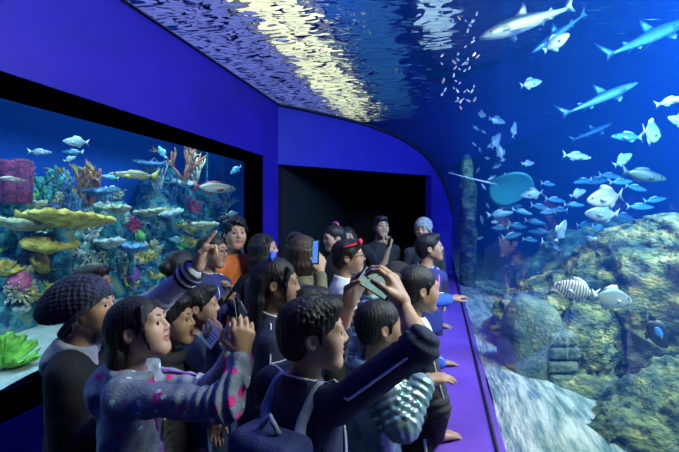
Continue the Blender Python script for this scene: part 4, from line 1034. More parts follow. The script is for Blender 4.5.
def person(px, t, hs=.92, yaw=77, pitch=0, roll=0, skin='b', hair='short', hcol='black', top=navy, collar='stand', sleeve=(1, 1), bulk=1.0, piping=None, zipper=None, legs=denim, shoes=dk,
           armL=None, armR=None, lean=(0, 0), byaw=None, mouth=0.0, glasses=False, lanyard=None, hat=None, bow=None, inner=None, label='', lod=1.0, female=False, leg_stripe=None, vest=None, wrinkle=1.0, brow=True, watch=None, H=None, puffer=False, hem=.50, cuff=None):
    byaw = yaw - 8 if byaw is None else byaw
    c = A(at(px[0], px[1], t)); Rh = heading(yaw, pitch, roll); s = hs
    Ht = c[2] + .115 * s; H = H or Ht; k = H / 1.70
    hp = lambda x, y, z: c + Rh @ (A((x, y, z)) * s)
    Rb = heading(byaw); bx, by = Rb[:, 0], Rb[:, 1]
    nb = c + A((0, 0, -.170 * s)) - A((Rh[0, 1], Rh[1, 1], 0)) * .035 * s
    sm = nb + A((0, 0, -.040 * k)); lean = scr((lean[0], lean[1], 0))
    pel = A((sm[0] - lean[0], sm[1] - lean[1], .53 * H)); spine = unit(sm - pel); Rs = frame(by - spine * (by @ spine), spine)
    sw = (.128 if female or hs < .95 else .158) * k
    shL, shR = sm - bx * sw - spine * .048 * k, sm + bx * sw - spine * .048 * k
    lp = lambda f: pel + (sm - pel) * f
    arms = {}
    l1, l2 = .168 * H, .148 * H
    for sd, sh, a in ((-1, shL, armL), (1, shR, armR)):
        if a is None: a = {}
        if 'to' in a:
            w = A(at(*a['to'])) if not a.get('world') else A(a['to'])
            dirn = scr(a.get('d', (0, 0, 1))); n = scr(a.get('n', (1, 0, 0))); hint = scr(a.get('elbow', (0, 0, -1)))
        else:
            w = sh + A((0, 0, -(l1 + l2) * .93)) + by * .10 + bx * sd * .04; dirn = A((0, 0, -1)) + by * .2; n = -bx * sd; hint = -by + bx * sd * .3
        dist = np.linalg.norm(w - sh)
        if dist > (l1 + l2) * 1.02: STAT.append((label[:30], 'LR'[sd > 0], round(dist / (l1 + l2), 2)))
        if dist > (l1 + l2) * .95:   # the shoulder goes along with a far reach
            sh = sh + unit(w - sh) * min(.09 * k, dist - (l1 + l2) * .95)
        el = A(at(*a['el'])) if 'el' in a else ik(sh, w, l1, l2, hint)
        sh = sh + spine * .065 * k * float(np.clip(.45 + (el[2] - sh[2]) / l1, 0, 1)) if a else sh      # a raised arm lifts its shoulder
        arms[sd] = (sh, el, w, dirn, n, a)
    feet = []
    for sd in (-1, 1):
        hip = pel + bx * sd * .085 * k + A((0, 0, -.02)); an = A((pel[0], pel[1], 0)) + bx * sd * .095 * k + A((0, 0, .075 * k)); kn_ = (hip + an) * .5 + by * .03 + A((0, 0, .02)); feet.append((sd, hip, kn_, an))
    pts = [c + A((.14, .14, .15)) * s, c - A((.14, .14, .15)) * s, pel + A((.19, .19, 0)) * k, pel - A((.19, .19, 0)) * k, shL, shR] + [q for sd in arms for q in arms[sd][:3]] + [arms[sd][2] + unit(arms[sd][3]) * .19 * s for sd in arms] + [an + by * .18 for _, _, _, an in feet]
    lo = np.min(pts, 0) - .07; hi = np.max(pts, 0) + .07; lo[2] = -.01
    h = float(np.clip(.0025 * t * lod, .0036, .0080))
    base = A((pel[0], pel[1], 0)); zf = min(c[2] - .16 * s, min(arms[sd][2][2] for sd in arms if arms[sd][5]) - .1 if any(arms[sd][5] for sd in arms) else 9)
    # ---- body, one continuous surface
    F = Field(lo, hi, h, zfine=zf, zcoarse=max(h, .011))
    F.ell(hp(0, -.012, .036), A((.073, .094, .080)) * s, Rh, k=.01)
    F.ell(hp(0, .026, -.028), A((.061, .062, .080)) * s, Rh, k=.03 * s); F.cap(hp(-.010, .066, -.096), hp(.010, .066, -.096), .0165 * s, k=.035 * s)
    for q in (-1, 1):
        F.cap(hp(.046 * q, .0, -.048), hp(.018 * q, .060, -.092), .020 * s, .016 * s, k=.035 * s); F.ell(hp(.034 * q, .054, -.026), A((.031, .031, .036)) * s, Rh, k=.035 * s)
    F.cap(hp(-.034, .076, .027), hp(.034, .076, .027), .012 * s, k=.03 * s)
    for q in (-1, 1): F.ell(hp(.031 * q, .103, .005), A((.018, .016, .011)) * s, Rh, k=.016 * s, op='s')
    F.cap(hp(0, .086, .016), hp(0, .1035, -.020), .0070 * s, .0100 * s, k=.014 * s)
    for q in (-1, 1): F.ell(hp(.0120 * q, .094, -.025), A((.0085, .011, .0075)) * s, Rh, k=.008 * s)
    mo = mouth * .016
    F.cap(hp(-.022, .077, -.055 + .2 * mo), hp(0, .0885, -.051 + .3 * mo), .0050 * s, .0068 * s, k=.007 * s); F.cap(hp(.022, .077, -.055 + .2 * mo), hp(0, .0885, -.051 + .3 * mo), .0050 * s, .0068 * s, k=.007 * s)
    F.cap(hp(-.017, .077, -.062 - mo), hp(0, .0865, -.065 - mo), .0058 * s, .0076 * s, k=.007 * s); F.cap(hp(.017, .077, -.062 - mo), hp(0, .0865, -.065 - mo), .0058 * s, .0076 * s, k=.007 * s)
    F.ell(hp(0, .095, -.0580 - .35 * mo), A((.019, .014, .0018 + mo * .8)) * s, Rh, k=.003 * s, op='s')
    for q in (-1, 1):
        F.ell(hp(.031 * q, .0775, .0172), A((.018, .0145, .0055)) * s, Rh, k=.005 * s); F.ell(hp(.031 * q, .0755, -.0088), A((.016, .0125, .0045)) * s, Rh, k=.005 * s)      # upper lids
        F.ell(hp(.073 * q, -.014, -.004), A((.010, .020, .031)) * s, Rh @ heading(0, 0, -12 * q), k=.006 * s); F.ell(hp(.084 * q, -.008, -.002), A((.008, .011, .018)) * s, Rh, k=.005 * s, op='s')
    nr = .047 * (s * .5 + k * .5) * (.90 if female or s < .95 else 1.06)
    F.cap(hp(0, -.022, -.05), nb, nr, nr * 1.08, k=.02 * s)
    tr = .92 if hs < .95 else 1.0
    F.ell(lp(.74), A((.138, .100, .19)) * k * tr, Rs, k=.04); F.ell(lp(.36), A((.126, .094, .17)) * k * tr, Rs, k=.05); F.ell(lp(.02), A((.140, .105, .12)) * k * tr, Rs, k=.05)
    for sd in (-1, 1):
        sh, el, w, d, n, a = arms[sd]
        F.cap(nb + A((0, 0, -.015)), sh, .034 * k, .040 * k, k=.03)
        F.cap(sh, el, .041 * k, .034 * k, k=.03); F.cap(el, el + (w - el) * .35, .034 * k, .036 * k, k=.02); F.cap(el + (w - el) * .3, w, .036 * k, .0235 * k, k=.02)
        hsz = a.get('hs', s * 1.02)
        hand(F, w, d, n, sd, hsz, a.get('curl', (.25, .3, .2)), a.get('spread', .03), a.get('thumb', .3), a.get('fingers'))
    for sd, hip, kn_, an in feet:
        F.cap(hip, kn_, .075 * k, .05 * k, k=.04); F.cap(kn_, an, .05 * k, .033 * k, k=.02); F.cap(an, an + by * .13 * k - A((0, 0, .045 * k)), .033 * k, .028 * k, k=.02)
    me = F.mesh('person', base)
    root = link('person', me, [sk[skin], m_lip, m_mouth], loc=tuple(base)); tag(root, label, 'person', None)
    # lips and mouth by place
    nV = len(me.vertices); co = np.zeros(nV * 3, np.float32); me.vertices.foreach_get('co', co); co = co.reshape(-1, 3) + base
    npol = len(me.polygons); pc = np.zeros(npol * 3, np.float32); me.polygons.foreach_get('center', pc); pc = (pc.reshape(-1, 3) + base - c) @ Rh / s
    mi = np.zeros(npol, np.int32)
    lip = (np.abs(pc[:, 0]) < .026) & (pc[:, 1] > .072) & (pc[:, 2] < -.045) & (pc[:, 2] > -.073 - mo) & ((np.abs(pc[:, 0]) / .026)**2 + ((pc[:, 2] + .058 + mo * .4) / (.0125 + mo))**2 < 1)
    mi[lip] = 1
    if mouth: mi[lip & (((pc[:, 0]) / .017)**2 + ((pc[:, 2] + .0585 + .35 * mo) / (.003 + mo * .9))**2 < 1)] = 2
    me.polygons.foreach_set('material_index', mi); me.update()
    off = base
    # ---- eyes, brows
    for q in (-1, 1):
        mb = MB(); cc = hp(.031 * q, .0765, .0045) ; mb.sphere(cc, .0130 * s, Rh @ A(((1,0,0),(0,0,1),(0,-1,0))), n=14, m=10)
        ring = len(mb.F)
        mb.M = [1 if f < 14 * 3 else 0 for f in range(ring)]
        mb.build('eye', [m_white, m_iris], root, off=off)
        if brow:
            mb = MB(); mb.tube([hp(.012 * q, .0925, .0285), hp(.022 * q, .0925, .0325), hp(.034 * q, .0885, .0335), hp(.049 * q, .0760, .028)], [.0030 * s, .0036 * s, .0034 * s, .0018 * s], 6); mb.build('eyebrow', hm[hcol], root, off=off)
    # ---- hair
    if hair:
        lo_h = c - .34 * s; hi_h = c + .2 * s
        if hair in ('long', 'bob', 'braids', 'swept'): lo_h = c - A((.24, .24, .52)) * s
        G = Field(lo_h, hi_h, max(h * .85, .0036))
        curly = hair == 'curly'
        q = 1.10 if curly else (1.0 if hair in ('short', 'spiky') else .97)
        G.ell(hp(0, -.016, .040), A((.083 * q, .105 * q, .087 * q)) * s, Rh, k=.01)
        if hair in ('short', 'spiky', 'curly'):
            G.ell(hp(0, -.060, -.01), A((.070, .060, .075)) * s, Rh, k=.03); G.ell(hp(0, .060, .088), A((.055, .040, .030)) * s, Rh, k=.03)
            if hair == 'spiky':
                for i in range(150):
                    a = i * 2.4; e = .15 + 1.25 * (i / 150); v = A((math.cos(a) * math.sin(e), math.sin(a) * math.sin(e) - .1, math.cos(e)))
                    G.cap(hp(*(A((0, -.01, .035)) + v * .078)), hp(*(A((0, -.01, .035)) + v * (.0915 + .004 * math.sin(i * 7.3)) + A((.004 * math.sin(i * 3.1), .014, 0)))), .0065 * s, .002 * s, k=.010)
        else:
            G.ell(hp(0, -.055, .0), A((.076, .062, .085)) * s, Rh, k=.03)
        G.ell(hp(0, .125, -.035), A((.071, .078, .110)) * s, Rh, k=.012, op='s')
        for e in (-1, 1):
            G.ell(hp(.088 * e, .0, -.028), A((.034, .042, .046)) * s, Rh, k=.01, op='s')
            G.cap(hp(.070 * e, .022, .03), hp(.070 * e, .020, -.015), .009 * s, .005 * s, k=.01)
        if hair in ('short', 'spiky', 'curly', 'pony', 'bun', 'tied'): G.ell(hp(0, -.05, -.175), A((.16, .17, .095)) * s, Rh, k=.015, op='s')
        if hair == 'pony':
            G.cap(hp(0, -.100, .045), hp(0, -.135, .050), .022 * s, .034 * s, k=.015); G.cap(hp(0, -.135, .045), hp(.01, -.165, -.06), .034 * s, .030 * s, k=.02); G.cap(hp(.01, -.165, -.06), hp(.0, -.150, -.17), .030 * s, .008 * s, k=.02)
        if hair == 'bun': G.ell(hp(0, -.120, .02), A((.045, .042, .042)) * s, Rh, k=.012)
        if hair in ('long', 'bob', 'braids', 'swept'):
            bot = {'long': -.33, 'bob': -.15, 'braids': -.36, 'swept': -.36}[hair]
            dn = A((0, 0, 1.0))
            for a in np.linspace(-118, 118, 15):
                r_ = math.radians(a); p0 = A((math.sin(r_) * .082, -math.cos(r_) * .098 - .008, .02)); w0 = hp(*p0); w1 = hp(p0[0] * 1.04, p0[1] * 1.02, -.08); fade = 1 - .35 * abs(a) / 118
                w2 = w1 + (A((0, 0, 1)) * (bot + .08) * fade - A((Rh[0, 1], Rh[1, 1], 0)) * .02) * s
                if hair in ('braids', 'swept') and abs(a) > (70 if hair == 'braids' else 52): continue
                G.cap(w0, w1, .020 * s, .024 * s, k=.02); G.cap(w1, w2, .024 * s, .010 * s if hair != 'bob' else .02 * s, k=.02)
            if True:   # a lock beside the face
                for e in (-1, 1): G.cap(hp(.060 * e, .055, .075), hp(.074 * e, .045, .0), .012 * s, .009 * s, k=.015); G.cap(hp(.074 * e, .045, .0), hp(.066 * e, .050, -.075), .008 * s, .005 * s, k=.01)
        amp = (.0095 if curly else .0019) * s
        def strands(x, y, z):
            p = (np.stack([x, y, z], 1) - c) @ Rh / s
            if curly: return amp * HAIRN(x, y, z)
            az = np.arctan2(p[:, 0], p[:, 1] + .03); el = np.arctan2(p[:, 2], np.hypot(p[:, 0], p[:, 1]) + 1e-4)
            return amp * (np.sin(az * 31 + el * 4 + 1.7 * np.sin(el * 5 + az * 3)) * .45 + np.sin(az * 57 - el * 6 + np.sin(el * 9)) * .45 + .5 * np.sin(p[:, 2] * 60 + az * 7) * (hair == 'braids')) * np.clip(1.3 - np.abs(el) * .8, .2, 1)
        G.disp(strands)
        link('hair', G.mesh('hair', off), hm[hcol], root)
        if hair == 'pony':
            MB().tube([hp(math.cos(u) * .026, -.112, .046 + math.sin(u) * .026) for u in np.linspace(0, 2 * PI, 13)], .008 * s, 7).build('hair_band', royal if bow is None else bow, root, off=off)
    if hat == 'beanie':
        G = Field(c - .3 * s, c + .24 * s, max(h, .0045)); hm_ = knit if female else knitg
        G.ell(hp(0, -.018, .045), A((.096, .116, .098)) * s, Rh, k=.01)
        if female: G.ell(hp(0, -.105, .030), A((.085, .085, .072)) * s, Rh, k=.06); G.ell(hp(0, -.175, -.01), A((.05, .05, .045)) * s, Rh, k=.05)
        G.plane(hp(0, .06, .030), Rh @ A((0, .6, -.8)), .004)
        def ribs(x, y, z):
            p = (np.stack([x, y, z], 1) - c) @ Rh / s; return .0020 * s * np.sin(np.arctan2(p[:, 0], p[:, 2] + .02) * 46) + .0016 * np.sin(p[:, 1] * 260)
        G.disp(ribs); ho = link('beanie', G.mesh('beanie', off), hm_, root)
        mb = MB(); u = np.linspace(0, 2 * PI, 29); mb.tube([hp(.088 * math.cos(a), .102 * math.sin(a) - .016, .030 + .75 * (.102 * math.sin(a) - .076)) for a in u], .0135 * s, 8, cap=False); mb.build('brim', hm_, ho, off=off)
    if hat == 'headband':
        mb = MB(); mb.tube([hp(.086 * math.sin(u), .096 * math.cos(u) - .012, .075 + .018 * math.cos(u)) for u in np.linspace(-1.7, 1.7, 19)], [.012 * s] * 19, 8, flat=.6)
        for e in (-1, 1): mb.sphere(hp(.028 * e + .02, .085, .100), A((.026, .016, .020)) * s, Rh @ heading(0, 0, 20 * e), n=12, m=8)
        mb.build('headband', red, root, off=off)
    if hat == 'hood':
        G = Field(c - .27 * s, c + .25 * s, max(h, .005)); G.ell(hp(0, -.02, .035), A((.105, .128, .115)) * s, Rh, k=.01); G.ell(hp(0, -.04, -.09), A((.10, .10, .10)) * s, Rh, k=.05); G.ell(hp(0, .13, -.02), A((.085, .10, .12)) * s, Rh, k=.015, op='s')
        G.disp(lambda x, y, z: .004 * FOLD(x, y, z)); link('hood', G.mesh('hood', off), blk, root)
    if bow is not None and hair != 'pony':
        mb = MB()
        for e in (-1, 1): mb.sphere(hp(.030 * e, -.03, .128), A((.034, .014, .022)) * s, Rh @ heading(0, 0, 22 * e), n=12, m=8)
        mb.sphere(hp(0, -.03, .124), .013 * s, n=8, m=6); mb.build('hair_bow', bow, root, off=off)
    if glasses:
        mb = MB()
        for q in (-1, 1):
            mb.tube([hp(.031 * q + .023 * math.cos(u), .108 - .004 * abs(math.cos(u)), .005 + .018 * math.sin(u)) for u in np.linspace(0, 2 * PI, 17)], .0022 * s, 6)
            mb.tube([hp(.054 * q, .104, .009), hp(.074 * q, .06, .010), hp(.079 * q, -.02, .006)], .002 * s, 6)
        mb.tube([hp(-.009, .109, .008), hp(0, .112, .010), hp(.009, .109, .008)], .002 * s, 6); mb.build('glasses', m_lens, root, off=off)
    # ---- upper garment
    hj = max(h * 1.15, .0055); g = .016 * k * bulk
    lo2 = np.min([pel - .22, sm - .26] + [q for sd in arms for q in arms[sd][:3]], 0) - .06; hi2 = np.max([pel + .22, nb + A((.2, .2, .10)) * k] + [q for sd in arms for q in arms[sd][:3]], 0) + .06
    zh = pel[2] - .075 * k; lo2[2] = zh - .03
    J = Field(lo2, hi2, hj)
    J.ell(lp(.74), A((.138, .100, .19)) * k * tr + g, Rs, k=.04); J.ell(lp(.36), A((.128, .097, .17)) * k * tr + g, Rs, k=.06); J.ell(lp(.0), A((.141, .108, .15)) * k * tr + g, Rs, k=.06)
    for sd in (-1, 1):
        sh, el, w, d, n, a = arms[sd]; J.cap(nb + A((0, 0, -.026)), sh, .034 * k + g * .6, .042 * k + g, k=.035)
    body_cut = True
    J.f = -smin(-J.f, -(zh - J.ax[2][None, None, :] + 0 * J.f), .01)
    for sd in (-1, 1):
        sh, el, w, d, n, a = arms[sd]; sl = a.get('sleeve', sleeve[0 if sd < 0 else 1])
        g2 = g * (1.0 if not puffer else 1.6)
        J.cap(sh, el, .043 * k + g2, .037 * k + g2, k=.03)
        if sl > .05: J.cap(el, el + (w - el) * min(sl * .93, .93), .040 * k + g2, (.040 - .012 * sl) * k + g2 * .8, k=.02)
        if sl > .5 and not puffer: J.cap(el + (w - el) * (sl * .86), el + (w - el) * (sl * .93), .031 * k + g * .8, .031 * k + g * .8, k=.004)
    if collar == 'stand':
        for u in np.linspace(0, 2 * PI, 22, endpoint=False):
            q = nb + (bx * math.sin(u) + by * math.cos(u)) * (nr + .014); fr_ = math.cos(u)
            J.cap(q + A((0, 0, -.03)), q + A((0, 0, .020 - .022 * fr_)) * 1.0, .012, .009, k=.012)
    elif collar == 'hood':
        for u in np.linspace(-2.4, 2.4, 19):
            q = nb - (bx * math.sin(u) * .088 + by * (math.cos(u) * .096 - .01)) * k; J.cap(q + A((0, 0, -.025 - .02 * (1 - math.cos(u)))), q + A((0, 0, .012 + .012 * math.cos(u))), .022 * k, .018 * k, k=.02)
        J.ell(nb - by * .115 * k + A((0, 0, -.055)), A((.090, .042, .075)) * k, Rb, k=.04)
    elif collar == 'fur':
        for u in np.linspace(0, 2 * PI, 20, endpoint=False):
            q = nb + (bx * math.sin(u) + by * math.cos(u)) * (nr + .026); J.ell(q + A((0, 0, .0)), (.028, .028, .028), k=.012)
    J.cap(nb + A((0, 0, -.035)), hp(0, -.02, -.03), nr + .006, nr + .008, k=.008, op='s')
    fold_amp = .0042 * wrinkle * (1 if t < 2.4 else .7)
    def folds(x, y, z):
        v = FOLD(x, y, z * .8) * fold_amp
        for sd in (-1, 1):      # creases crowd at the elbow
            sh, el, w, d, n, a = arms[sd]; r2 = np.exp(-((x - el[0])**2 + (y - el[1])**2 + (z - el[2])**2) / .006); ax_ = unit(w - sh)
            v = v + r2 * .006 * wrinkle * np.sin((x * ax_[0] + y * ax_[1] + z * ax_[2]) * 190 + 2.5 * FOLD2(x, y, z))
        if puffer:
            v = v * .6
            for sd in (-1, 1):
                sh, el, w, d, n, a = arms[sd]
                for p0, p1 in ((sh, el), (el, w)):
                    u = unit(p1 - p0); q = (x - p0[0]) * u[0] + (y - p0[1]) * u[1] + (z - p0[2]) * u[2]; L_ = np.linalg.norm(p1 - p0); near = ((x - p0[0] - q * u[0])**2 + (y - p0[1] - q * u[1])**2 + (z - p0[2] - q * u[2])**2 < .0085) & (q > 0) & (q < L_)
                    v = v - near * .0085 * (np.abs(np.sin(q * 105)) - .5)
        return v
    J.disp(folds, band=.03)
    jo = link('hoodie' if collar == 'hood' else 'jacket', J.mesh('jacket', off), top, root)
    if piping is not None:      # light stripes down the outside of the sleeves and round the shoulder seams
        for sd in (-1, 1):
            sh, el, w, d, n, a = arms[sd]; sl = a.get('sleeve', sleeve[0 if sd < 0 else 1]); pts = []
            out = unit(bx * sd + spine * .8)
            for f in np.linspace(.15, 1, 5): pts.append(J.project(nb + (sh - nb) * f, unit(spine + bx * sd * .25 * f), .12, .006))
            ax1 = unit(el - sh); o1 = unit(out - ax1 * (out @ ax1))
            for f in np.linspace(.12, .92, 8): pts.append(J.project(sh + (el - sh) * f, o1, .12, .006))
            if sl > .3:
                ax2 = unit(w - el); o2 = unit(o1 - ax2 * (o1 @ ax2))
                for f in np.linspace(.08, .86 * sl, 7): pts.append(J.project(el + (w - el) * f, o2, .12, .004))
            P = A(pts); P[1:-1] = .25 * P[:-2] + .5 * P[1:-1] + .25 * P[2:]
            MB().tube(list(P), .0042 if t > 2.5 else .0034, 6).build('piping', piping, jo, off=off)
        if collar == 'stand':
            MB().tube([nb + (bx * math.sin(u) + by * math.cos(u)) * (nr + .016) + A((0, 0, .029 - .022 * math.cos(u))) for u in np.linspace(.25, 2 * PI - .25, 26)], .0036, 6).build('collar_piping', piping, jo, off=off)
    if zipper is not None:
        pts = [J.project(lp(f), by, .3, .004) for f in np.linspace(.98, .05, 14)]
        MB().tube(pts, .0045, 6).build('zipper', zipper, jo, off=off)
    if lanyard is not None:
        mb = MB()
        for e in (-1, 1):
            pts = [nb - by * (nr + .034) + A((0, 0, .022)), nb + bx * e * (nr + .034) + A((0, 0, .020)), nb + bx * e * (nr + .030) + by * .045 + A((0, 0, -.005))]
            for f, b_ in ((.93, .075), (.80, .060), (.66, .040), (.52, .012)): pts.append(J.project(lp(f) + bx * e * b_ * k, by, .3, .004))
            mb.tube(pts, .0085 if t > 2.5 else .0065, 6, flat=.45)
        q = J.project(lp(.50), by, .3, .006); mb.obox(q - A((0, 0, .05)), Rs, (.03, .003, .042)); mb.build('lanyard', lanyard, root, off=off)
    if inner is not None:       # shirt in the open front
        I = Field(lp(.85) - .22, nb + .16, hj); I.ell(lp(.80), A((.10, .108, .20)) * k * tr + g * 1.10, Rs, k=.02); I.cap(nb + A((0, 0, -.03)), nb + A((0, 0, .018)), nr + .018, nr + .010, k=.02); I.cap(nb + A((0, 0, -.06)), hp(0, -.02, -.03), nr + .003, nr + .005, k=.006, op='s')
        I.plane(lp(.55), -spine); I.disp(lambda x, y, z: .003 * FOLD(x, y, z)); link('shirt', I.mesh('shirt', off), inner, root)
    if vest is not None:
        W = Field(lo2, hi2, hj * 1.1); g3 = g + .016
        W.ell(lp(.74), A((.138, .100, .19)) * k * tr + g3, Rs, k=.04); W.ell(lp(.36), A((.132, .100, .17)) * k * tr + g3, Rs, k=.06); W.ell(lp(.05), A((.143, .110, .13)) * k * tr + g3, Rs, k=.06)
        for sd in (-1, 1): W.cap(nb + A((0, 0, -.03)), arms[sd][0] * .7 + nb * .3, .036 * k + g3 * .6, .042 * k + g3, k=.03)
        W.cap(arms[1][0], arms[1][1], .043 * k + g3 + .004, .040 * k + g3, k=.03); W.cap(arms[1][1], arms[1][1] * .35 + arms[1][2] * .65, .038 * k + g3, .034 * k + g3, k=.02)
        W.plane((0, 0, zh + .02), (0, 0, -1)); W.cap(nb + A((0, 0, -.05)), hp(0, 0, -.02), nr + .03, nr + .03, k=.01, op='s'); W.disp(lambda x, y, z: .003 * FOLD(x, y, z)); link('vest', W.mesh('vest', off), vest, root)
    if cuff is not None:
        sh, el, w, d, n, a = arms[cuff[0]]; u = unit(w - el); mb = MB(); X_ = unit(np.cross(u, A((0, 0, 1)))); Y_ = np.cross(u, X_)
        for i in range(5):
            cc = el + (w - el) * (.72 + .055 * i); r_ = .031 * k + g * .95 + .002
            mb.tube([cc + (X_ * math.cos(v) + Y_ * math.sin(v)) * r_ for v in np.linspace(0, 2 * PI, 19)], .006, 6, cap=False, mi=i % 2)
        mb.build('striped_cuff', list(cuff[1]), jo, off=off)
    # ---- trousers and shoes
    T = Field(A((pel[0] - .3, pel[1] - .3, .02)), A((pel[0] + .3, pel[1] + .3, pel[2] + .10)), .0095 if leg_stripe is not None else .014)
    T.ell(lp(0), A((.141, .108, .12)) * k * tr + .008, Rb, k=.05)
    for sd, hip, kn_, an in feet: T.cap(hip, kn_, .086 * k, .064 * k, k=.03); T.cap(kn_, an + A((0, 0, -.01)), .064 * k, .056 * k, k=.02)
    T.disp(lambda x, y, z: .004 * FOLD(x, y, z * .6)); T.plane((0, 0, .045), (0, 0, -1)); to = link('trousers', T.mesh('trousers', off), legs, root)
    if leg_stripe is not None:
        for sd, hip, kn_, an in feet:
            pts = [T.project(hip + (kn_ - hip) * f, bx * sd, .16, .002) for f in np.linspace(-.05, .95, 7)] + [T.project(kn_ + (an - kn_) * f, bx * sd, .16, .002) for f in np.linspace(.1, .9, 6)]
            MB().tube(pts, .007, 6).build('side_stripe', leg_stripe, to, off=off)
    for sd, hip, kn_, an in feet:
        S_ = Field(A((an[0] - .25, an[1] - .25, -.01)), A((an[0] + .25, an[1] + .25, .14)), .009); g0 = A((an[0], an[1], 0))
        S_.cap(g0 - by * .045 * k + A((0, 0, .04)), g0 + by * .135 * k + A((0, 0, .03)), .042 * k, .036 * k, k=.02); S_.cap(g0 + A((0, 0, .04)), g0 + A((0, 0, .085 * k)), .044 * k, .042 * k, k=.03); S_.plane((0, 0, .004), (0, 0, -1))
        link('shoe', S_.mesh('shoe', off), shoes, root)
    root['_'] = 0; del root['_']
    return dict(root=root, base=base, nb=nb, sm=sm, pel=pel, lp=lp, bx=bx, by=by, spine=spine, Rs=Rs, k=k, arms=arms, hp=hp, J=J)
def phone(p, normal, long_dir, label, w_=.072, L=.148, screen=m_scr, body=m_phone, name='smartphone', group=None):
    """normal looks out of the screen"""
    n = unit(normal); u = unit(A(long_dir) - n * (A(long_dir) @ n)); R = np.stack([np.cross(u, n), u, n], 1)
    F = Field(A(p) - .14, A(p) + .14, .0025); F.rbox(p, (w_ / 2, L / 2, .0048), R, rad=.0045, k=0)
    o = link(name, F.mesh(name, p), body, loc=tuple(p)); tag(o, label, 'phone', group)
    MB().obox(n * .0050, R, (w_ / 2 - .004, L / 2 - .009, .0006)).build('screen', screen, o, smooth=False)
    mb = MB(); cpos = R @ A((w_ * .28, L * .38, -.0055)); mb.tube([cpos, cpos - n * .0015], .009, 14); mb.build('camera_lens', m_lensc, o)
    return o
grip = dict(curl=(.55, .75, .45), thumb=.75, spread=.02)
PP = {}
# --- nearest row
PP['hood'] = person((140, 328), 1.5, .89, 79, 15, 0, 'a', 'swept', top=hoodie, collar='hood', lanyard=purple, female=True, byaw=66, bulk=1.3, wrinkle=2.2, legs=denim,
    armR=dict(to=(243, 358, 1.36), d=(.0, .05, 1), n=(-.25, .95, 0), el=(226, 404, 1.30), sleeve=.97, **grip), armL=dict(to=(236, 354, 1.52), d=(.1, 0, 1), n=(.2, -.95, 0), elbow=(0, .4, -1), **grip),
    label='girl in a grey-blue dotted hoodie lifting a phone in both hands')
PP['boy'] = person((314, 334), 1.4, .95, 72, 3, 0, 'a', 'spiky', top=navy, piping=white, byaw=25, bulk=1.1, wrinkle=.9, legs=blk,
    armR=dict(to=(403, 304, 1.30), d=(-.42, .15, 1), n=(-.75, .35, -.2), el=(420, 346, 1.20), sleeve=.10, curl=(.5, .7, .5), thumb=.7), armL=dict(to=(349, 304, 1.50), d=(.45, -.05, 1), n=(.6, -.55, 0), elbow=(-.2, .5, -1), sleeve=.5, **grip),
    label='boy with short spiky black hair, both arms up with a phone')
PP['puffer'] = person((381, 326), 1.78, .88, 62, 0, 0, 'b', 'tied', top=puff, collar='fur', byaw=50, bulk=1.5, puffer=True, legs=blk, female=True,
    armR=dict(to=(423, 382, 1.70), d=(1, .35, .1), n=(0, .1, -1), el=(402, 424, 1.62), sleeve=.97), armL=dict(to=(371, 300, 1.95), d=(.1, 0, 1), n=(.6, -.5, 0), el=(360, 345, 1.85), sleeve=.97),
    label='child in a shiny silver-teal puffer jacket half hidden by a raised bare forearm')
PP['beanie'] = person((89, 307), 1.76, .92, 76, 6, 0, 'a', None, hat='beanie', top=lgrey, collar='hood', vest=blk, female=True, byaw=72, bulk=1.1, legs=blk,
    armL=dict(to=(197, 268, 1.70), d=(.35, .25, .8), n=(.6, -.3, -.6), el=(150, 308, 1.74), curl=(1.2, 1.3, .9), thumb=.8, fingers=[(.15, .12, .08), None, None, None], sleeve=.93), cuff=(-1, (blk, white)),
    armR=dict(to=(128, 420, 1.66), d=(1, .2, .1), n=(0, 1, 0), elbow=(-.3, -.1, -1), sleeve=.95),
    label='child in a slouchy slate knit hat and black vest, one arm raised and pointing')
PP['mouth'] = person((172, 321), 1.98, .92, 80, 6, 0, 'b', 'short', top=dk, collar='fur', mouth=1.0, byaw=70, label='boy with his mouth wide open beside the hoodie girl')
PP['paper'] = person((199, 306), 2.25, .90, 66, 2, 0, 'b', 'short', top=navy, collar='stand', byaw=60, armR=dict(to=(214, 346, 2.1), d=(.1, .2, 1), n=(-.5, .6, 0), elbow=(-.2, -.4, -1), **grip), label='boy with cropped black hair holding a white leaflet')
PP['bunned'] = person((182, 268), 2.65, .88, 25, 4, 0, 'b', 'bun', top=dk, byaw=20, female=True, label='child seen from behind with a black bun, under the pointing arm')
PP['behind'] = person((93, 286), 2.35, .90, 76, 6, 0, 'c', 'short', top=dk, byaw=70, label='dark haired child peeking over the slouchy knit hat')
# --- second row
PP['glass'] = person((213, 251), 2.95, .92, 92, -2, 0, 'b', 'tied', top=navy2, zipper=white, piping=white, glasses=True, female=True, byaw=110, armR=dict(to=(218, 303, 2.75), d=(.7, .0, .25), n=(0, .3, 1), elbow=(-.5, 0, -1), **grip), armL=dict(to=(232, 300, 2.8), d=(-.1, 0, 1), n=(-.5, -.3, .3), elbow=(.5, 0, -1), **grip), label='girl with glasses in a zipped bright navy jacket holding a dark tablet')
PP['orange'] = person((235, 234), 3.4, 1.0, 138, 4, 0, 'a', 'curly', top=org, bulk=1.4, zipper=dk, byaw=120, label='woman with curly black hair in an orange jacket looking back')
PP['smile'] = person((264, 249), 3.35, .95, 80, 3, 0, 'a', 'long', top=navy, female=True, byaw=85, bow=None, label='smiling woman with long dark hair beside the doorway edge')
PP['braid'] = person((277, 283), 2.02, .94, 74, -3, 0, 'c', 'swept', top=navy, piping=white, zipper=white, bow=royal, female=True, byaw=66, legs=navy, bulk=1.3, label='girl with braided hair and a blue bow behind the spiky haired boy')
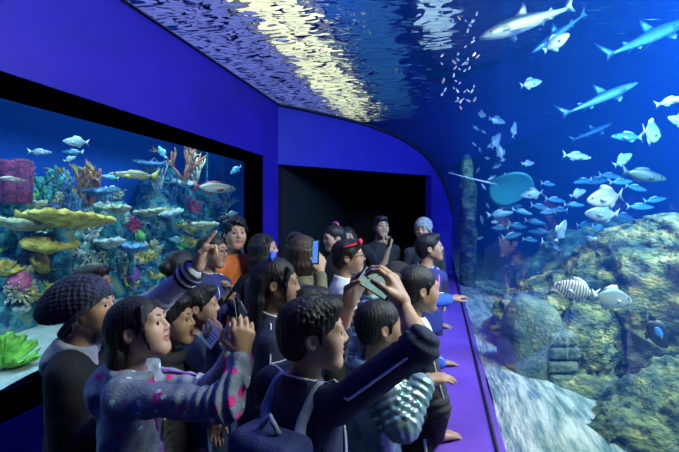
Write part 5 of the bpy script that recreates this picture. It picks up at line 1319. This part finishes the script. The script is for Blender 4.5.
PP['bob'] = person((305, 253), 2.95, .96, 66, 0, 0, 'a', 'bob', 'brown', top=olive, collar='hood', female=True, byaw=60, armR=dict(to=(320, 274, 2.7), d=(.05, .1, 1), n=(-.5, .7, 0), elbow=(.1, -.5, -1), **grip), label='person with a brown bob and olive hood holding up a glowing phone')
PP['pale'] = person((296, 246), 3.7, .95, 150, 0, 0, 'd', 'short', top=blk, label='pale face half hidden behind the brown bob')
PP['redcap'] = person((349, 257), 2.9, .95, 82, 5, 0, 'b', 'short', hat='headband', top=white, glasses=True, byaw=70, bulk=1.7, legs=blk, label='boy with glasses, a red headband and a white jacket')
PP['peek'] = person((338, 317), 2.2, .88, 82, 2, 0, 'b', 'short', top=dk, label='small child peeking out right behind the spiky haired boy')
PP['shine'] = person((311, 309), 2.1, .88, 74, -4, 0, 'b', 'short', top=navy, label='dark crown of hair just behind the spiky haired boy')
# --- along the ledge
hA = tuple(at_z(440, 363, .765)); hB = tuple(at_z(436, 437, .765)); hC = tuple(at_z(438, 325, .765))
PP['hooded'] = person((399, 282), 3.05, .94, 50, -8, 0, 'b', None, hat='hood', top=royal, piping=white, byaw=65, bulk=1.9, lean=(.15, .1),
    armR=dict(to=hA, world=True, d=(.8, .4, -.1), n=(0, 0, -1), elbow=(.2, -.5, -.6), curl=(.2, .15, .1), spread=.08), armL=dict(to=(449, 300, 3.2), d=(.8, .4, .2), n=(.2, .2, -1), el=(418, 300, 3.0)), label='child in a dark hood and royal blue jacket bending over the ledge')
PP['pony'] = person((419, 289), 2.12, .93, 64, -2, 0, 'b', 'pony', top=dk, inner=mint, female=True, byaw=62, legs=blk, leg_stripe=white, lean=(.02, .06), piping=lgrey, bow=dk,
    armR=dict(to=hB, world=True, d=(.8, .5, -.1), n=(0, 0, -1), elbow=(.1, -.8, -.2), curl=(.2, .15, .1), spread=.08), label='girl with a ponytail leaning with a hand on the violet ledge')
PP['lany'] = person((430, 248), 3.75, 1.0, 84, 10, 0, 'b', 'short', top=navy2, lanyard=pink, piping=white, byaw=140, bulk=1.15, legs=navy,
    armL=dict(to=hC, world=True, d=(.7, .5, -.1), n=(0, 0, -1), elbow=(-.2, .5, -.4), curl=(.2, .15, .1)), label='man with a pink lanyard and navy jacket gazing up at the big tank')
PP['greyhat'] = person((423, 230), 4.8, .98, 195, 0, 0, 'b', None, hat='beanie', top=dk, byaw=170, label='person in a grey knit hat behind the man with the pink lanyard')
PP['man'] = person((381, 227), 4.9, 1.0, 152, 6, 0, 'b', 'short', top=blk, byaw=165, legs=blk, armR=dict(to=(388.5, 248, 4.5), d=(.15, 0, 1), n=(-.3, .6, 0), el=(381, 274, 4.55), sleeve=.1, curl=(1.0, 1.1, .8), thumb=.8), label='tall man in black at the doorway holding a small device at chest height')
PP['bow'] = person((334, 238), 4.0, .95, 232, -6, 0, 'a', 'tied', top=dk, bow=pink, female=True, byaw=215, label='laughing woman with a pink bow in her hair facing left')
PP['face'] = person((348, 238), 4.7, .95, 172, 0, 0, 'a', 'long', top=navy, female=True, label='woman facing the photographer behind the boy with the red headband')
print('stretch', STAT, 'people', len(PP), round(time.time() - T0, 1))
# ------------------------------------------------------------------ things people hold or wear on their backs
def mid(a, b, f=.5): return A(a) * (1 - f) + A(b) * f
phone(A(at(240, 318, 1.42)), scr((-.97, -.1, -.12)), scr((0.06, 0, 1)), 'black phone held upright by the girl in the dotted hoodie')
phone(A(at(376, 283, 1.42)), scr((-.35, -.8, .45)), scr((.80, -.5, -.45)), 'phone with a greenish screen tilted in the spiky haired boy\'s hands', w_=.066, L=.132)
phone(A(at(316, 252, 2.66)), scr((-.85, -.5, .1)), scr((-.22, 0, 1)), 'phone with a glowing blue screen raised in front of the brown bob', screen=m_scrb)
phone(A(at(390.5, 241, 4.46)), scr((-.95, .2, .2)), scr((.05, 0, 1)), 'small dark device in the fist of the tall man in black', w_=.05, L=.11, screen=m_phone)
phone(A(at(237, 288, 2.74)), scr((-.7, .2, .5)), scr((-.25, .1, 1)), 'dark tablet held by the girl with glasses', w_=.13, L=.20, name='tablet')['category'] = 'tablet'
# leaflet
p = A(at(210, 335, 2.08)); n = unit(scr((-.5, -.75, .45))); u = unit(np.cross(n, scr((.5, 0, 1)))); v = np.cross(n, u)
m_paper = mat('leaflet_paper', (.62, .66, .70), (.78, .80, .82), scale=6, rough=.7); m_gr = mat('leaflet_green', (.25, .75, .08), rough=.7); m_ink = mat('leaflet_blue', (.08, .14, .40), rough=.7)
mb = MB(); R = np.stack([u, v, n], 1); mb.obox((0, 0, 0), R, (.058, .042, .0012)); lf_ = mb.build('leaflet', m_paper, None, loc=tuple(p), smooth=False); tag(lf_, 'white leaflet with a green patch held under the open-mouthed boy\'s chin', 'leaflet')
mb = MB(); mb.obox(n * .0016 + u * .026 - v * .012, R, (.014, .012, .0005)); mb.build('green_patch', m_gr, lf_, smooth=False)
mb = MB()
for i in range(4): mb.obox(n * .0016 - u * .018 + v * (.024 - .014 * i), R, (.028, .003, .0005))
mb.build('printed_lines', m_ink, lf_, smooth=False)
# backpack of the boy with spiky hair
def backpack(P, m, ms, label, h=.0055):
    k, lp, bx, by, spine, Rs = P['k'], P['lp'], P['bx'], P['by'], P['spine'], P['Rs']
    c = lp(.50) - by * .215 * k + bx * .055 * k; F = Field(c - .30, c + .30, h); F.rbox(c, A((.135, .080, .20)) * k, Rs, rad=.042 * k, k=.02); F.rbox(c - by * .075 * k - spine * .07 * k, A((.105, .045, .10)) * k, Rs, rad=.022 * k, k=.01)
    F.disp(lambda x, y, z: .005 * FOLD(x, y, z)); base = c - spine * .21 * k
    o = link('backpack', F.mesh('backpack', base), m, loc=tuple(base)); tag(o, label, 'backpack')
    for sd in (-1, 1):
        sh = P['arms'][sd][0]; a = P['nb'] * .42 + sh * .58; pts = [c + spine * .17 * k + bx * sd * .07 * k + by * .06 * k]
        pts += [P['J'].project(lp(.86) + bx * sd * .085 * k, unit(-by + spine * .3), .3, .024), P['J'].project(a, spine, .2, .026), P['J'].project(lp(.80) + bx * sd * .10 * k, by, .3, .024), P['J'].project(lp(.55) + bx * sd * .12 * k, unit(by + bx * sd * .6), .3, .014), P['J'].project(lp(.36) + bx * sd * .10 * k, unit(bx * sd), .3, .014), c - spine * .15 * k + bx * sd * .12 * k]
        Q = A(pts); S = np.linspace(0, len(Q) - 1, 26); Q = np.stack([np.interp(S, np.arange(len(Q)), Q[:, i]) for i in range(3)], 1)
        for _ in range(2): Q[1:-1] = .25 * Q[:-2] + .5 * Q[1:-1] + .25 * Q[2:]
        MB().tube(list(Q), .019 * k, 8, flat=.35).build('strap', ms, o, off=base)
    pts = [c + spine * .205 * k - bx * .04 * k, c + spine * .25 * k, c + spine * .205 * k + bx * .04 * k]; MB().tube(pts, .008, 7).build('handle', ms, o, off=base)
    z = [c - by * .122 * k + bx * x * k + spine * (.035 - 6 * x * x) * k for x in np.linspace(-.09, .09, 9)]; MB().tube(z, .004, 6).build('zipper', ms, o, off=base)
    return o
backpack(PP['boy'], bagblue, strapg, 'blue backpack on the back of the boy with spiky hair')
print('done', round(time.time() - T0, 1))
